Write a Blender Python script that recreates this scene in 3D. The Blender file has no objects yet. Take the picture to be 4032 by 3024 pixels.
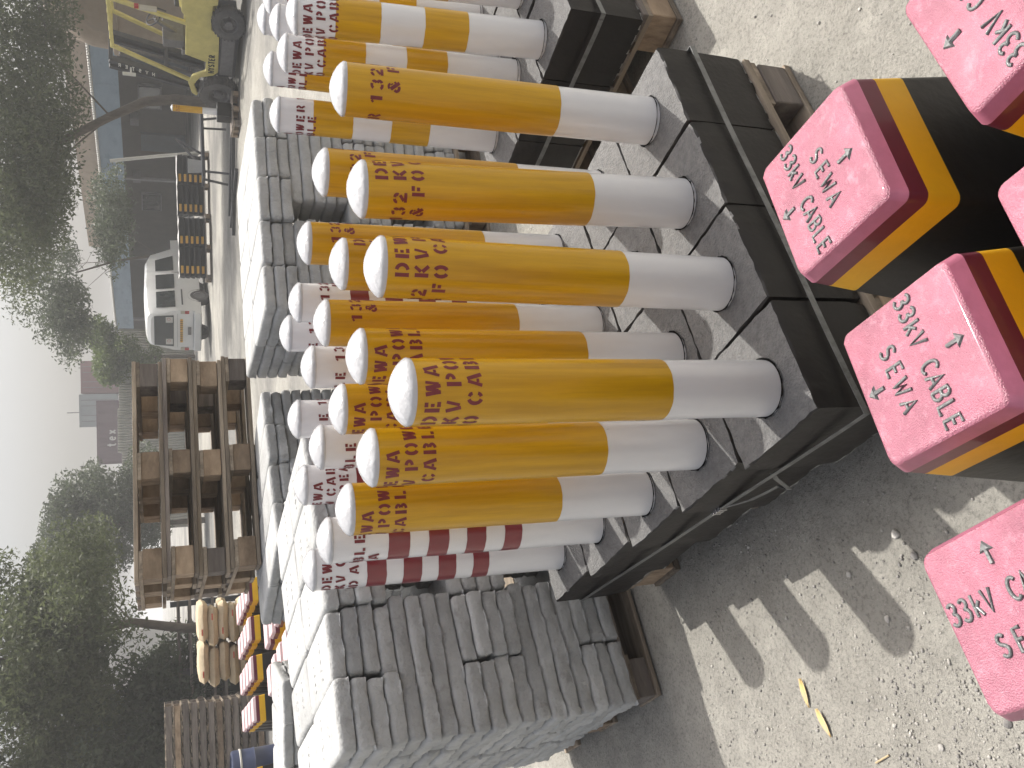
import bpy, bmesh, math, random
import numpy as np
from mathutils import Vector, Matrix
R_ = math.radians
rnd = random.Random(7)
HAZE = .0024
K = 1.5                      # layout units -> metres
scene = bpy.context.scene
COL = scene.collection

# ------------------------------------------------------------------ camera, sky, sun, exposure
cam_d = bpy.data.cameras.new("camera"); cam = bpy.data.objects.new("camera", cam_d); COL.objects.link(cam)
PITCH, ROLL, F = 0.388265, -0.020889, 3450.0
f0 = Vector((0, 1, 0)); r0 = Vector((1, 0, 0)); u0 = Vector((0, 0, 1))
ff = math.cos(PITCH)*f0 - math.sin(PITCH)*u0; uu = math.sin(PITCH)*f0 + math.cos(PITCH)*u0
rr = math.cos(ROLL)*r0 + math.sin(ROLL)*uu; up = -math.sin(ROLL)*r0 + math.cos(ROLL)*uu
Xc, Yc, Zc = -up, rr, -ff    # the phone was held so that world-up points to the picture's left
cam.matrix_world = Matrix(((Xc[0], Yc[0], Zc[0], 0), (Xc[1], Yc[1], Zc[1], 0), (Xc[2], Yc[2], Zc[2], 1.166*K), (0, 0, 0, 1)))
cam_d.sensor_width = 36; cam_d.lens = 36*F/4032; cam_d.clip_end = 3000; cam_d.clip_start = 0.02
scene.camera = cam
SUN_AZ, SUN_EL = 57.0, 64.3   # degrees counter-clockwise from +X, above the horizon
w = bpy.data.worlds.new("World"); scene.world = w; w.use_nodes = True
nt = w.node_tree; nt.nodes.clear()
sky = nt.nodes.new('ShaderNodeTexSky'); sky.sky_type = 'NISHITA'; sky.sun_disc = False
sky.sun_elevation = R_(SUN_EL); sky.sun_rotation = R_(90-SUN_AZ)
sky.air_density = 1.0; sky.dust_density = 9.0; sky.ozone_density = 1.0
hs = nt.nodes.new('ShaderNodeHueSaturation'); hs.inputs['Saturation'].default_value = 0.5
bg = nt.nodes.new('ShaderNodeBackground'); bg.inputs[1].default_value = 0.15
wo = nt.nodes.new('ShaderNodeOutputWorld')
nt.links.new(sky.outputs[0], hs.inputs['Color']); tcw = nt.nodes.new('ShaderNodeTexCoord'); sxyz = nt.nodes.new('ShaderNodeSeparateXYZ'); mrw = nt.nodes.new('ShaderNodeMapRange')   # milky band of dust low in the sky
mrw.inputs[1].default_value = 0.0; mrw.inputs[2].default_value = 0.55; mrw.inputs[3].default_value = 1.42; mrw.inputs[4].default_value = 1.0
vm = nt.nodes.new('ShaderNodeVectorMath'); vm.operation = 'SCALE'
nt.links.new(tcw.outputs['Generated'], sxyz.inputs[0]); nt.links.new(sxyz.outputs[2], mrw.inputs[0]); nt.links.new(hs.outputs[0], vm.inputs[0]); nt.links.new(mrw.outputs[0], vm.inputs['Scale'])
nt.links.new(vm.outputs[0], bg.inputs[0]); nt.links.new(bg.outputs[0], wo.inputs[0])
sd = bpy.data.lights.new("sun", 'SUN'); sd.energy = 4.0; sd.angle = R_(0.6); sd.color = (1.0, 0.965, 0.90)
so = bpy.data.objects.new("sun", sd); COL.objects.link(so)
sv = Vector((math.cos(R_(SUN_EL))*math.cos(R_(SUN_AZ)), math.cos(R_(SUN_EL))*math.sin(R_(SUN_AZ)), math.sin(R_(SUN_EL))))
so.rotation_euler = sv.to_track_quat('Z', 'Y').to_euler()
scene.view_settings.view_transform = 'Standard'; scene.view_settings.look = 'None'
scene.view_settings.exposure = 0.32; scene.view_settings.gamma = 1
scene.cycles.max_bounces = 8; scene.cycles.volume_step_rate = 4; scene.cycles.volume_bounces = 1

# ------------------------------------------------------------------ materials
def mat(name, col, rough=0.7, var=0.15, scale=20.0, bump=0.0, bscale=60.0, col2=None, stretch=(1, 1, 1), metal=0.0,
        coat=0.0, rand=0.0, patch=None, pscale=3.0, spec=0.5, hi=(0.4, 0.6), emit=None, detail=6.0, pthr=(0.55, 0.62)):
    m = bpy.data.materials.new(name); m.use_nodes = True; t = m.node_tree; N = t.nodes; L = t.links
    b = N['Principled BSDF']; b.inputs['Roughness'].default_value = rough; b.inputs['Metallic'].default_value = metal
    b.inputs['Coat Weight'].default_value = coat; b.inputs['Specular IOR Level'].default_value = spec; b.inputs['Coat Roughness'].default_value = 0.08
    tc = N.new('ShaderNodeTexCoord'); mp = N.new('ShaderNodeMapping'); mp.inputs['Scale'].default_value = stretch
    L.new(tc.outputs['Object'], mp.inputs[0])
    src = mp.outputs[0]
    oi = N.new('ShaderNodeObjectInfo')
    ad = N.new('ShaderNodeVectorMath'); ad.operation = 'ADD'; mu = N.new('ShaderNodeVectorMath'); mu.operation = 'SCALE'
    cb = N.new('ShaderNodeCombineXYZ'); L.new(oi.outputs['Random'], cb.inputs[0]); L.new(oi.outputs['Random'], cb.inputs[1])
    mu.inputs['Scale'].default_value = 37.0; L.new(cb.outputs[0], mu.inputs[0]); L.new(src, ad.inputs[0]); L.new(mu.outputs[0], ad.inputs[1]); src = ad.outputs[0]
    no = N.new('ShaderNodeTexNoise'); no.inputs['Scale'].default_value = scale; no.inputs['Detail'].default_value = detail; no.inputs['Roughness'].default_value = 0.65
    L.new(src, no.inputs['Vector'])
    rp = N.new('ShaderNodeValToRGB'); c = col
    k1 = [max(0, x*(1-var)) for x in c]; k2 = [x*(1+var) for x in (col2 or c)]
    rp.color_ramp.elements[0].position = hi[0]-0.1; rp.color_ramp.elements[1].position = hi[1]+0.1
    rp.color_ramp.elements[0].color = (*k1, 1); rp.color_ramp.elements[1].color = (*k2, 1)
    L.new(no.outputs[0], rp.inputs[0]); out = rp.outputs[0]
    if patch:
        n2 = N.new('ShaderNodeTexNoise'); n2.inputs['Scale'].default_value = pscale; n2.inputs['Detail'].default_value = 8; n2.inputs['Roughness'].default_value = 0.7
        L.new(src, n2.inputs['Vector']); r2 = N.new('ShaderNodeValToRGB'); r2.color_ramp.elements[0].position = pthr[0]; r2.color_ramp.elements[1].position = pthr[1]
        L.new(n2.outputs[0], r2.inputs[0]); mx = N.new('ShaderNodeMixRGB'); mx.inputs[2].default_value = (*patch, 1)
        L.new(r2.outputs[0], mx.inputs[0]); L.new(out, mx.inputs[1]); out = mx.outputs[0]
    if rand:
        h = N.new('ShaderNodeHueSaturation'); mr = N.new('ShaderNodeMapRange'); mr.inputs[3].default_value = 1-rand; mr.inputs[4].default_value = 1+rand
        L.new(oi.outputs['Random'], mr.inputs[0]); L.new(mr.outputs[0], h.inputs['Value']); L.new(out, h.inputs['Color']); out = h.outputs[0]
    L.new(out, b.inputs['Base Color'])
    if bump:
        n3 = N.new('ShaderNodeTexNoise'); n3.inputs['Scale'].default_value = bscale; n3.inputs['Detail'].default_value = 5; L.new(src, n3.inputs['Vector'])
        bp = N.new('ShaderNodeBump'); bp.inputs['Strength'].default_value = bump; bp.inputs['Distance'].default_value = 0.01
        L.new(n3.outputs[0], bp.inputs['Height']); L.new(bp.outputs[0], b.inputs['Normal'])
    if emit: b.inputs['Emission Color'].default_value = (*emit, 1); b.inputs['Emission Strength'].default_value = 1
    return m
M = {}
M['slab'] = mat('slab_concrete', (.385, .387, .38), .9, .17, 7, .6, 70, rand=.13, patch=(.28, .275, .265), pscale=16, pthr=(.55, .74))
M['slab_shade'] = M['slab']
M['cube_top'] = mat('raw_concrete', (.145, .143, .141), .92, .22, 45, .9, 150, patch=(.19, .187, .18), pscale=30, pthr=(.55, .75))
M['black'] = mat('black_paint', (.013, .011, .010), .5, .3, 12, .15, 60, patch=(.13, .125, .12), pscale=9, pthr=(.77, .80), rand=.1, spec=.35)
M['chip'] = mat('chipped_concrete', (.33, .32, .30), .95, .3, 60, 1., 120)
M['white'] = mat('white_paint', (.72, .71, .71), .22, .03, 30, .05, 40, coat=.3, stretch=(1, 1, .3), patch=(.52, .49, .44), pscale=38, pthr=(.69, .75))
M['dome'] = mat('white_cap_paint', (.47, .47, .48), .16, .02, 40, .35, 55, coat=.3)
M['yellow'] = mat('yellow_paint', (.50, .262, .003), .30, .10, 34, .10, 50, coat=.14, spec=.35, stretch=(1, 1, .06), col2=(.60, .335, .005), patch=(.36, .17, .003), pscale=26, pthr=(.56, .85))
M['maroon'] = mat('maroon_paint', (.19, .018, .026), .28, .12, 30, .05, 40, coat=.3, stretch=(1, 1, .2))
M['letter'] = mat('stencil_red', (.17, .018, .024), .5, .15, 60)
M['pink'] = mat('pink_paint', (.31, .102, .145), .25, .14, 11, .45, 420, coat=.4, col2=(.37, .125, .175), patch=(.45, .20, .255), pscale=40, pthr=(.52, .72), spec=.6)
M['pink_side'] = mat('pink_bevel_paint', (.38, .12, .185), .42, .15, 14, .08, 60, coat=.1)
M['mk_maroon'] = mat('marker_maroon', (.12, .005, .030), .55, .1, 20, .1, 40, coat=.3)
M['mk_yellow'] = mat('marker_yellow', (.72, .41, .004), .55, .06, 14, .1, 60)
M['mk_black'] = mat('marker_black', (.006, .005, .005), .5, .3, 14, .15, 40, patch=(.05, .045, .04), pscale=5, pthr=(.68, .74))
M['grey_letter'] = mat('raised_grey', (.115, .118, .118), .38, .2, 60, .3, 200, coat=.15)
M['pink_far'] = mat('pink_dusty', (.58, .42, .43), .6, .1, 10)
M['strap'] = mat('strap_steel', (.20, .205, .205), .42, .35, 25, 0, metal=.55, patch=(.14, .14, .14), pscale=15)
M['steel'] = mat('bright_steel', (.55, .55, .56), .25, .1, 20, metal=1.)
woodkw = dict(rough=.85, var=.3, scale=9, bump=.4, bscale=40, rand=.35)
M['wood'] = mat('pallet_wood', (.185, .145, .105), stretch=(.25, 2.2, 2.2), col2=(.27, .22, .165), **woodkw)
M['wood_y'] = mat('pallet_wood_cross', (.185, .145, .105), stretch=(2.2, .25, 2.2), col2=(.27, .22, .165), **woodkw)
M['wood_blk'] = mat('pallet_block_wood', (.25, .17, .105), stretch=(.5, 3, 1), col2=(.33, .245, .165), patch=(.12, .07, .05), pscale=7, pthr=(.66, .72), **woodkw)
M['wood_grey'] = mat('weathered_wood', (.125, .10, .085), stretch=(.25, 2.2, 2.2), col2=(.20, .17, .145), **woodkw)
M['fy'] = mat('forklift_yellow', (.50, .43, .14), .5, .12, 6, patch=(.34, .27, .12), pscale=4, pthr=(.55, .8))
M['dark'] = mat('dark_metal', (.045, .045, .048), .6, .3, 8)
M['tyre'] = mat('dusty_rubber', (.085, .082, .08), .9, .25, 14, .4, 60)
M['rim'] = mat('dusty_rim', (.13, .125, .125), .7, .2, 12)
M['red'] = mat('red_plastic', (.50, .10, .07), .3, .05)
M['van'] = mat('van_paint', (.62, .62, .60), .35, .03, 4, coat=.5)
M['glass'] = mat('dark_glass', (.03, .036, .036), .08, .2, 2, spec=.7)
M['tail'] = mat('tail_lamp', (.32, .02, .02), .25, .05)
M['tail_w'] = mat('tail_lamp_clear', (.42, .38, .30), .25, .05)
M['gap'] = mat('dark_gap', (.008, .008, .008), .95, .1, spec=.05)  # near-black stand-in for shade in gaps and the open doorway
M['hazy'] = mat('hazard_yellow', (.62, .33, .03), .5, .05)
M['tan'] = mat('tan_render', (.29, .23, .17), .9, .15, 3, .2, 20, patch=(.27, .22, .17), pscale=1.5)
M['wall_dk'] = mat('shed_wall', (.075, .064, .05), .9, .15, 2, .1, 20)  # tan wall darkened: shade of trees and canopy painted into its colour
M['blue'] = mat('blue_fascia', (.155, .21, .26), .6, .10, 1.2, stretch=(1, 1, 3), patch=(.12, .17, .21), pscale=.8)
M['door'] = mat('blue_door', (.05, .075, .10), .6, .1, 3)
M['pale'] = mat('pale_sheet', (.50, .49, .45), .7, .08, 3)
M['corr'] = mat('corrugated_sheet', (.42, .41, .37), .6, .1, 2, patch=(.34, .32, .28), pscale=.7)
M['whitewall'] = mat('white_wall', (.55, .54, .52), .8, .1, 2)
M['c_grey'] = mat('container_grey', (.22, .245, .255), .6, .1, 1)
M['c_red'] = mat('container_maroon', (.15, .055, .06), .6, .15, 1)
M['c_purple'] = mat('container_purple', (.075, .035, .05), .6, .12, 1)
M['c_white'] = mat('container_white', (.55, .55, .55), .6, .08, 1)
M['rubber'] = mat('black_rubber', (.018, .018, .019), .65, .2, 8)
M['bag'] = mat('paper_bag', (.46, .37, .24), .8, .12, 10, .6, 25, rand=.1)
M['bag_red'] = mat('bag_red_print', (.45, .10, .06), .8, .1)
M['drum'] = mat('blue_plastic', (.025, .035, .08), .4, .1, 4)
M['bark'] = mat('bark', (.115, .095, .075), .95, .3, 12, .8, 30, stretch=(1, 1, .3))
def leafmat(name, c1, c2, tr):
    m = mat(name, c1, .55, .25, 1.1, col2=c2, hi=(.35, .65))
    t = m.node_tree; b = t.nodes['Principled BSDF']; L = t.links
    tb = t.nodes.new('ShaderNodeBsdfTranslucent'); mx = t.nodes.new('ShaderNodeMixShader'); mx.inputs[0].default_value = tr
    src = b.inputs['Base Color'].links[0].from_socket; L.new(src, tb.inputs[0])
    L.new(b.outputs[0], mx.inputs[1]); L.new(tb.outputs[0], mx.inputs[2]); L.new(mx.outputs[0], t.nodes['Material Output'].inputs[0])
    return m
M['leaf'] = leafmat('leaves_olive', (.07, .085, .042), (.125, .145, .07), .5)
M['leaf2'] = leafmat('leaves_grey_green', (.06, .075, .048), (.10, .12, .072), .45)
M['leaf3'] = leafmat('leaves_bright', (.07, .10, .03), (.12, .16, .045), .4)
M['netting'] = mat('dark_shade_net', (.018, .024, .022), .9, .4, 3, .5, 6, stretch=(3, 3, .6))
M['stick'] = mat('dry_stick', (.42, .33, .20), .8, .2, 30)
M['dryleaf'] = mat('dry_leaf', (.50, .44, .30), .6, .2, 20, col2=(.66, .42, .12))
M['stone'] = mat('grey_stone', (.22, .21, .205), .9, .3, 9, col2=(.44, .42, .385), hi=(.42, .58), rand=.2)
# ground: pale sandy dust, stained patches, fine grit, painted tree shade far off
gm = bpy.data.materials.new('sandy_ground'); gm.use_nodes = True; t = gm.node_tree; N = t.nodes; L = t.links; b = N['Principled BSDF']; b.inputs['Roughness'].default_value = .95; b.inputs['Specular IOR Level'].default_value = .2
tc = N.new('ShaderNodeTexCoord')
def noise(s, d=8, r=.65):
    n = N.new('ShaderNodeTexNoise'); n.inputs['Scale'].default_value = s; n.inputs['Detail'].default_value = d; n.inputs['Roughness'].default_value = r; L.new(tc.outputs['Object'], n.inputs[0]); return n
def ramp(src, p0, p1, c0, c1):
    r = N.new('ShaderNodeValToRGB'); r.color_ramp.elements[0].position = p0; r.color_ramp.elements[1].position = p1
    r.color_ramp.elements[0].color = (*c0, 1); r.color_ramp.elements[1].color = (*c1, 1); L.new(src, r.inputs[0]); return r
big = ramp(noise(.9).outputs[0], .35, .65, (.30, .287, .255), (.385, .37, .332))
grit = ramp(noise(90, 4, .8).outputs[0], .36, .50, (.55, .55, .56), (1, 1, 1))
mid = ramp(noise(11, 6).outputs[0], .35, .7, (.84, .84, .84), (1.06, 1.06, 1.06))
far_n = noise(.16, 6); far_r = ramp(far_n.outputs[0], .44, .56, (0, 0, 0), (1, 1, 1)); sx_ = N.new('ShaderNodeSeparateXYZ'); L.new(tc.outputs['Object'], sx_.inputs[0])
mrg = N.new('ShaderNodeMapRange'); mrg.inputs[1].default_value = 8; mrg.inputs[2].default_value = 14; L.new(sx_.outputs[1], mrg.inputs[0])    # tree shade painted into the ground colour beyond the stacks
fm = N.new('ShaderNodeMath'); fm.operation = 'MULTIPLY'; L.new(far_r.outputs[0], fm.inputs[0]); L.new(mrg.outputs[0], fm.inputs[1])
far_shade = N.new('ShaderNodeMixRGB'); far_shade.inputs[2].default_value = (.17, .165, .155, 1); L.new(fm.outputs[0], far_shade.inputs[0]); L.new(big.outputs[0], far_shade.inputs[1])
m1 = N.new('ShaderNodeMixRGB'); m1.blend_type = 'MULTIPLY'; m1.inputs[0].default_value = .8; L.new(far_shade.outputs[0], m1.inputs[1]); L.new(grit.outputs[0], m1.inputs[2])
m2 = N.new('ShaderNodeMixRGB'); m2.blend_type = 'MULTIPLY'; m2.inputs[0].default_value = 1; L.new(m1.outputs[0], m2.inputs[1]); L.new(mid.outputs[0], m2.inputs[2]); L.new(m2.outputs[0], b.inputs['Base Color'])
bp1 = N.new('ShaderNodeBump'); bp1.inputs['Strength'].default_value = .75; bp1.inputs['Distance'].default_value = .03; L.new(noise(14, 8).outputs[0], bp1.inputs['Height'])
bp2 = N.new('ShaderNodeBump'); bp2.inputs['Strength'].default_value = .9; bp2.inputs['Distance'].default_value = .006; L.new(noise(120, 4, .8).outputs[0], bp2.inputs['Height'])
L.new(bp1.outputs[0], bp2.inputs['Normal']); L.new(bp2.outputs[0], b.inputs['Normal'])
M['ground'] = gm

# ------------------------------------------------------------------ mesh helpers (all lengths in layout units)
class MB:
    def __init__(s): s.v = []; s.f = []; s.m = []
    def add(s, vs, fs, mi=0):
        o = len(s.v); s.v += [tuple(p) for p in vs]; s.f += [tuple(i+o for i in f) for f in fs]; s.m += [mi]*len(fs); return s
    def box(s, c, d, mi=0, rz=0, mtx=None):
        x, y, z = d[0]/2, d[1]/2, d[2]/2
        vs = [Vector((i*x, j*y, k*z)) for k in (-1, 1) for j in (-1, 1) for i in (-1, 1)]
        m = mtx or Matrix.Rotation(rz, 3, 'Z')
        vs = [m @ p + Vector(c) for p in vs]
        return s.add(vs, [(0, 2, 3, 1), (4, 5, 7, 6), (0, 1, 5, 4), (2, 6, 7, 3), (0, 4, 6, 2), (1, 3, 7, 5)], mi)
    def bar(s, a, b_, wd, ht=None, mi=0, roll=0):       # square bar between two points
        a = Vector(a); b_ = Vector(b_); d = b_-a; q = d.to_track_quat('X', 'Z').to_matrix()
        return s.box((a+b_)/2, (d.length, wd, ht or wd), mi, mtx=q)
    def tube(s, pts, r, n=8, mi=0, caps=True):
        pts = [Vector(p) for p in pts]; rs = r if isinstance(r, (list, tuple)) else [r]*len(pts); o = []
        prev = None
        for i, p in enumerate(pts):
            d = (pts[min(i+1, len(pts)-1)]-pts[max(i-1, 0)]).normalized()
            if prev is None: x = d.orthogonal().normalized()
            else: x = (prev-d*prev.dot(d)).normalized()
            prev = x; y = d.cross(x)
            o += [p+(x*math.cos(2*math.pi*k/n)+y*math.sin(2*math.pi*k/n))*rs[i] for k in range(n)]
        fs = [(i*n+k, i*n+(k+1) % n, (i+1)*n+(k+1) % n, (i+1)*n+k) for i in range(len(pts)-1) for k in range(n)]
        if caps: fs += [tuple(range(n))[::-1], tuple((len(pts)-1)*n+k for k in range(n))]
        return s.add(o, fs, mi)
    def lathe(s, prof, n=32, mi=0, c=(0, 0, 0), axis='Z', close=False):
        o = []
        for r, z in prof:
            for k in range(n):
                a_ = 2*math.pi*k/n; p = (r*math.cos(a_), r*math.sin(a_), z)
                if axis == 'Y': p = (p[0], p[2], p[1])
                o.append((p[0]+c[0], p[1]+c[1], p[2]+c[2]))
        fs = [(i*n+k, i*n+(k+1) % n, (i+1)*n+(k+1) % n, (i+1)*n+k) for i in range(len(prof)-1) for k in range(n)]
        if prof[0][0] > 1e-6 and not close: fs.append(tuple(range(n))[::-1])
        if prof[-1][0] > 1e-6 and not close: fs.append(tuple((len(prof)-1)*n+k for k in range(n)))
        return s.add(o, fs, mi)
    def prism(s, poly, y0, y1, mi=0):                   # polygon in XZ extruded along Y
        n = len(poly); vs = [(x, y0, z) for x, z in poly]+[(x, y1, z) for x, z in poly]
        return s.add(vs, [tuple(range(n)), tuple(range(n, 2*n))[::-1]]+[(i, i+n, (i+1) % n+n, (i+1) % n) for i in range(n)], mi)
    def build(s, name, mats, parent=None, smooth=False, bevel=0, seg=2, auto=None):
        me = bpy.data.meshes.new(name); me.from_pydata([(x*K, y*K, z*K) for x, y, z in s.v], [], s.f)
        mats = mats if isinstance(mats, (list, tuple)) else [mats]
        for q in mats: me.materials.append(M[q])
        me.polygons.foreach_set('material_index', s.m)
        bm = bmesh.new(); bm.from_mesh(me)
        if bevel:
            bmesh.ops.remove_doubles(bm, verts=bm.verts, dist=1e-6)
            es = [e for e in bm.edges if len(e.link_faces) == 2 and e.calc_face_angle(0) > .6]
            bmesh.ops.bevel(bm, geom=es, offset=bevel*K, segments=seg, affect='EDGES', profile=.5)
        bmesh.ops.recalc_face_normals(bm, faces=bm.faces)
        bm.to_mesh(me); bm.free()
        if smooth:
            me.polygons.foreach_set('use_smooth', [True]*len(me.polygons))
            me.set_sharp_from_angle(angle=R_(auto or 40))
        me.update()
        o = bpy.data.objects.new(name, me); COL.objects.link(o)
        if parent: o.parent = parent
        return o
def tag(o, label=None, cat=None, group=None, kind=None):
    if label: o['label'] = label
    if cat:
        o['category'] = cat
        o['kind'] = 'thing'
    if group: o['group'] = group
    if kind: o['kind'] = kind
    return o
def thing(name, label, cat, loc=(0, 0, 0), rz=0, group=None):
    o = bpy.data.objects.new(name, None); COL.objects.link(o); o.empty_display_size = .1
    o.location = Vector(loc)*K; o.rotation_euler = (0, 0, rz)
    return tag(o, label, cat, group)
def copy_tree(o, parent=None):
    c = o.copy(); COL.objects.link(c)
    if parent: c.parent = parent
    for ch in list(o.children): copy_tree(ch, c)
    return c
def put(o, loc, rz=0, rx=0, ry=0): o.location = Vector(loc)*K; o.rotation_euler = (rx, ry, rz); return o
ORD = ['first', 'second', 'third', 'fourth', 'fifth', 'sixth', 'seventh', 'eighth', 'ninth', 'tenth', 'eleventh', 'twelfth', 'thirteenth', 'fourteenth', 'fifteenth', 'sixteenth', 'seventeenth', 'eighteenth', 'nineteenth', 'twentieth']

# ------------------------------------------------------------------ ground sheet (one mesh, fine near the camera)
def vnoise(x, y, s, seed=0):
    rg = np.random.RandomState(seed); T = rg.rand(256, 256); X = x*s; Y = y*s; xi = np.floor(X).astype(int); yi = np.floor(Y).astype(int); fx = X-xi; fy = Y-yi
    fx = fx*fx*(3-2*fx); fy = fy*fy*(3-2*fy)
    g = lambda a, c: T[a % 256, c % 256]
    return (g(xi, yi)*(1-fx)*(1-fy)+g(xi+1, yi)*fx*(1-fy)+g(xi, yi+1)*(1-fx)*fy+g(xi+1, yi+1)*fx*fy)-.5
n = 420
tx = np.linspace(-1, 1, n); gx = np.sinh(tx*6.2)/np.sinh(6.2)*500; gy = gx+1.3
GX, GY = np.meshgrid(gx, gy)
def gheight(x, y):
    d = np.hypot(x, y-1.3); fade = np.clip(1-d/12, 0, 1)
    return (vnoise(x, y, 1.5, 1)*.010+vnoise(x, y, 5, 2)*.008+vnoise(x, y, 16, 3)*.0022+vnoise(x, y, 45, 4)*.0009)*fade
GZ = gheight(GX, GY)
vs = np.stack([GX, GY, GZ], -1).reshape(-1, 3)*K
i0 = (np.arange(n-1)[:, None]*n+np.arange(n-1)[None]).reshape(-1)
fs = np.stack([i0, i0+1, i0+n+1, i0+n], -1)
def npmesh(name, vs, fs, mt, smooth=False):
    me = bpy.data.meshes.new(name); nv, nf, k = len(vs), len(fs), fs.shape[1]
    me.vertices.add(nv); me.vertices.foreach_set('co', vs.astype(np.float32).ravel())
    me.loops.add(nf*k); me.loops.foreach_set('vertex_index', fs.astype(np.int32).ravel())
    me.polygons.add(nf); me.polygons.foreach_set('loop_start', np.arange(nf, dtype=np.int32)*k); me.polygons.foreach_set('loop_total', np.full(nf, k, np.int32))
    if smooth: me.polygons.foreach_set('use_smooth', [True]*nf)
    me.materials.append(M[mt]); me.update(calc_edges=True); me.validate()
    o = bpy.data.objects.new(name, me); COL.objects.link(o); return o
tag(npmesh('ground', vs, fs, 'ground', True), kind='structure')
def gz(x, y): return float(gheight(np.array([x]), np.array([y]))[0])

# ------------------------------------------------------------------ lettering
# stencil glyphs: list of (width, [(thickness, polyline)...]) on a 1-high cell
def arc(cx, cy, rx, ry, a0, a1, n=7): return [(cx+rx*math.cos(R_(a0+(a1-a0)*i/n)), cy+ry*math.sin(R_(a0+(a1-a0)*i/n))) for i in range(n+1)]
ST = {
 'D': [(.20, [(.10, 0), (.10, 1)]), (.18, arc(.28, .5, .30, .42, 78, -78))],
 'E': [(.20, [(.14, 0), (.14, 1)]), (.17, [(.31, .915), (.52, .915)]), (.17, [(.31, .5), (.46, .5)]), (.17, [(.31, .085), (.54, .085)])],
 'W': [(.17, [(.08, 1), (.20, 0)]), (.15, [(.36, .95), (.27, .15)]), (.17, [(.40, 1), (.52, 0)]), (.13, [(.70, 1), (.61, .12)])],
 'A': [(.15, [(.06, 0), (.25, .96)]), (.18, [(.36, 1), (.56, 0)]), (.13, [(.20, .28), (.36, .28)])],
 '1': [(.21, [(.30, 0), (.30, 1)]), (.13, [(.17, .90), (.05, .74)])],
 '3': [(.16, arc(.27, .72, .20, .22, 160, 70, 5)), (.17, arc(.27, .72, .20, .20, 45, -60, 5)), (.17, arc(.27, .28, .22, .22, 62, -60, 5)), (.16, arc(.25, .28, .20, .22, 200, 285, 5))],
 '2': [(.16, arc(.26, .74, .20, .20, 190, 100, 5)), (.17, arc(.26, .74, .20, .20, 75, -30, 5)), (.16, [(.42, .52), (.12, .20)]), (.16, [(.04, .07), (.54, .07)])],
 'K': [(.20, [(.10, 0), (.10, 1)]), (.16, [(.50, 1), (.27, .56)]), (.18, [(.27, .46), (.54, 0)])],
 'V': [(.18, [(.09, 1), (.26, 0)]), (.14, [(.52, 1), (.38, .10)])],
 'P': [(.20, [(.10, 0), (.10, 1)]), (.17, arc(.28, .70, .24, .24, 82, -82))],
 'O': [(.18, arc(.24, .5, .17, .43, 100, 260)), (.18, arc(.36, .5, .17, .43, 80, -80))],
 'R': [(.20, [(.10, 0), (.10, 1)]), (.16, arc(.28, .72, .22, .22, 82, -82)), (.17, [(.34, .42), (.54, 0)])],
 'F': [(.20, [(.12, 0), (.12, 1)]), (.17, [(.29, .915), (.54, .915)]), (.17, [(.29, .5), (.48, .5)])],
 '&': [(.20, [(.54, .02), (.16, .76)]), (.13, arc(.30, .78, .14, .16, 150, 0, 6)), (.13, [(.40, .62), (.46, .70)]), (.16, arc(.24, .26, .18, .22, 130, 300, 7)), (.12, [(.50, .32), (.58, .45)])],
 'C': [(.18, arc(.30, .5, .22, .43, 100, 260)), (.16, arc(.34, .66, .18, .26, 75, 5, 4)), (.16, arc(.34, .34, .18, .26, -5, -75, 4))],
 'B': [(.20, [(.10, 0), (.10, 1)]), (.16, arc(.28, .73, .22, .20, 82, -70, 6)), (.17, arc(.28, .28, .24, .22, 70, -82, 6))],
 'L': [(.20, [(.12, 0), (.12, 1)]), (.17, [(.30, .085), (.52, .085)])],
 'H': [(.20, [(.10, 0), (.10, 1)]), (.20, [(.50, 0), (.50, 1)]), (.12, [(.22, .5), (.38, .5)])],
}
def stencil(mb, text, h, adv, put3, cw=.6):
    """flat stencil text centred on x=0; put3(x, y) -> 3D point"""
    W = sum(adv*.44 if c == ' ' else adv for c in text); jr = random.Random(text); cur = -W/2
    for ci, ch in enumerate(text):
        if ch == ' ': cur += adv*.44; continue
        sx = 1.52 if ch != 'W' else 1.28; gw = max(p[0] for _, pl in ST[ch] for p in pl)
        x0 = cur+adv/2-gw*h*sx/2; cur += adv
        for th, pl in ST[ch]:
            th *= 1.5
            P = [Vector((x0+px*h*sx, py*h)) for px, py in pl]
            if len(P) == 2:                          # subdivide so it hugs the curve
                P = [P[0].lerp(P[1], q/4) for q in range(5)]
            Ls, Rs = [], []
            for i, p in enumerate(P):
                d = (P[min(i+1, len(P)-1)]-P[max(i-1, 0)]).normalized(); nn = Vector((-d.y, d.x))*th*h/2*(1+jr.uniform(-.06, .06))
                Ls.append(put3(*(p+nn))); Rs.append(put3(*(p-nn)))
            m_ = len(P); mb.add(Ls+Rs, [(i, i+1, m_+i+1, m_+i) for i in range(m_-1)])
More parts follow.
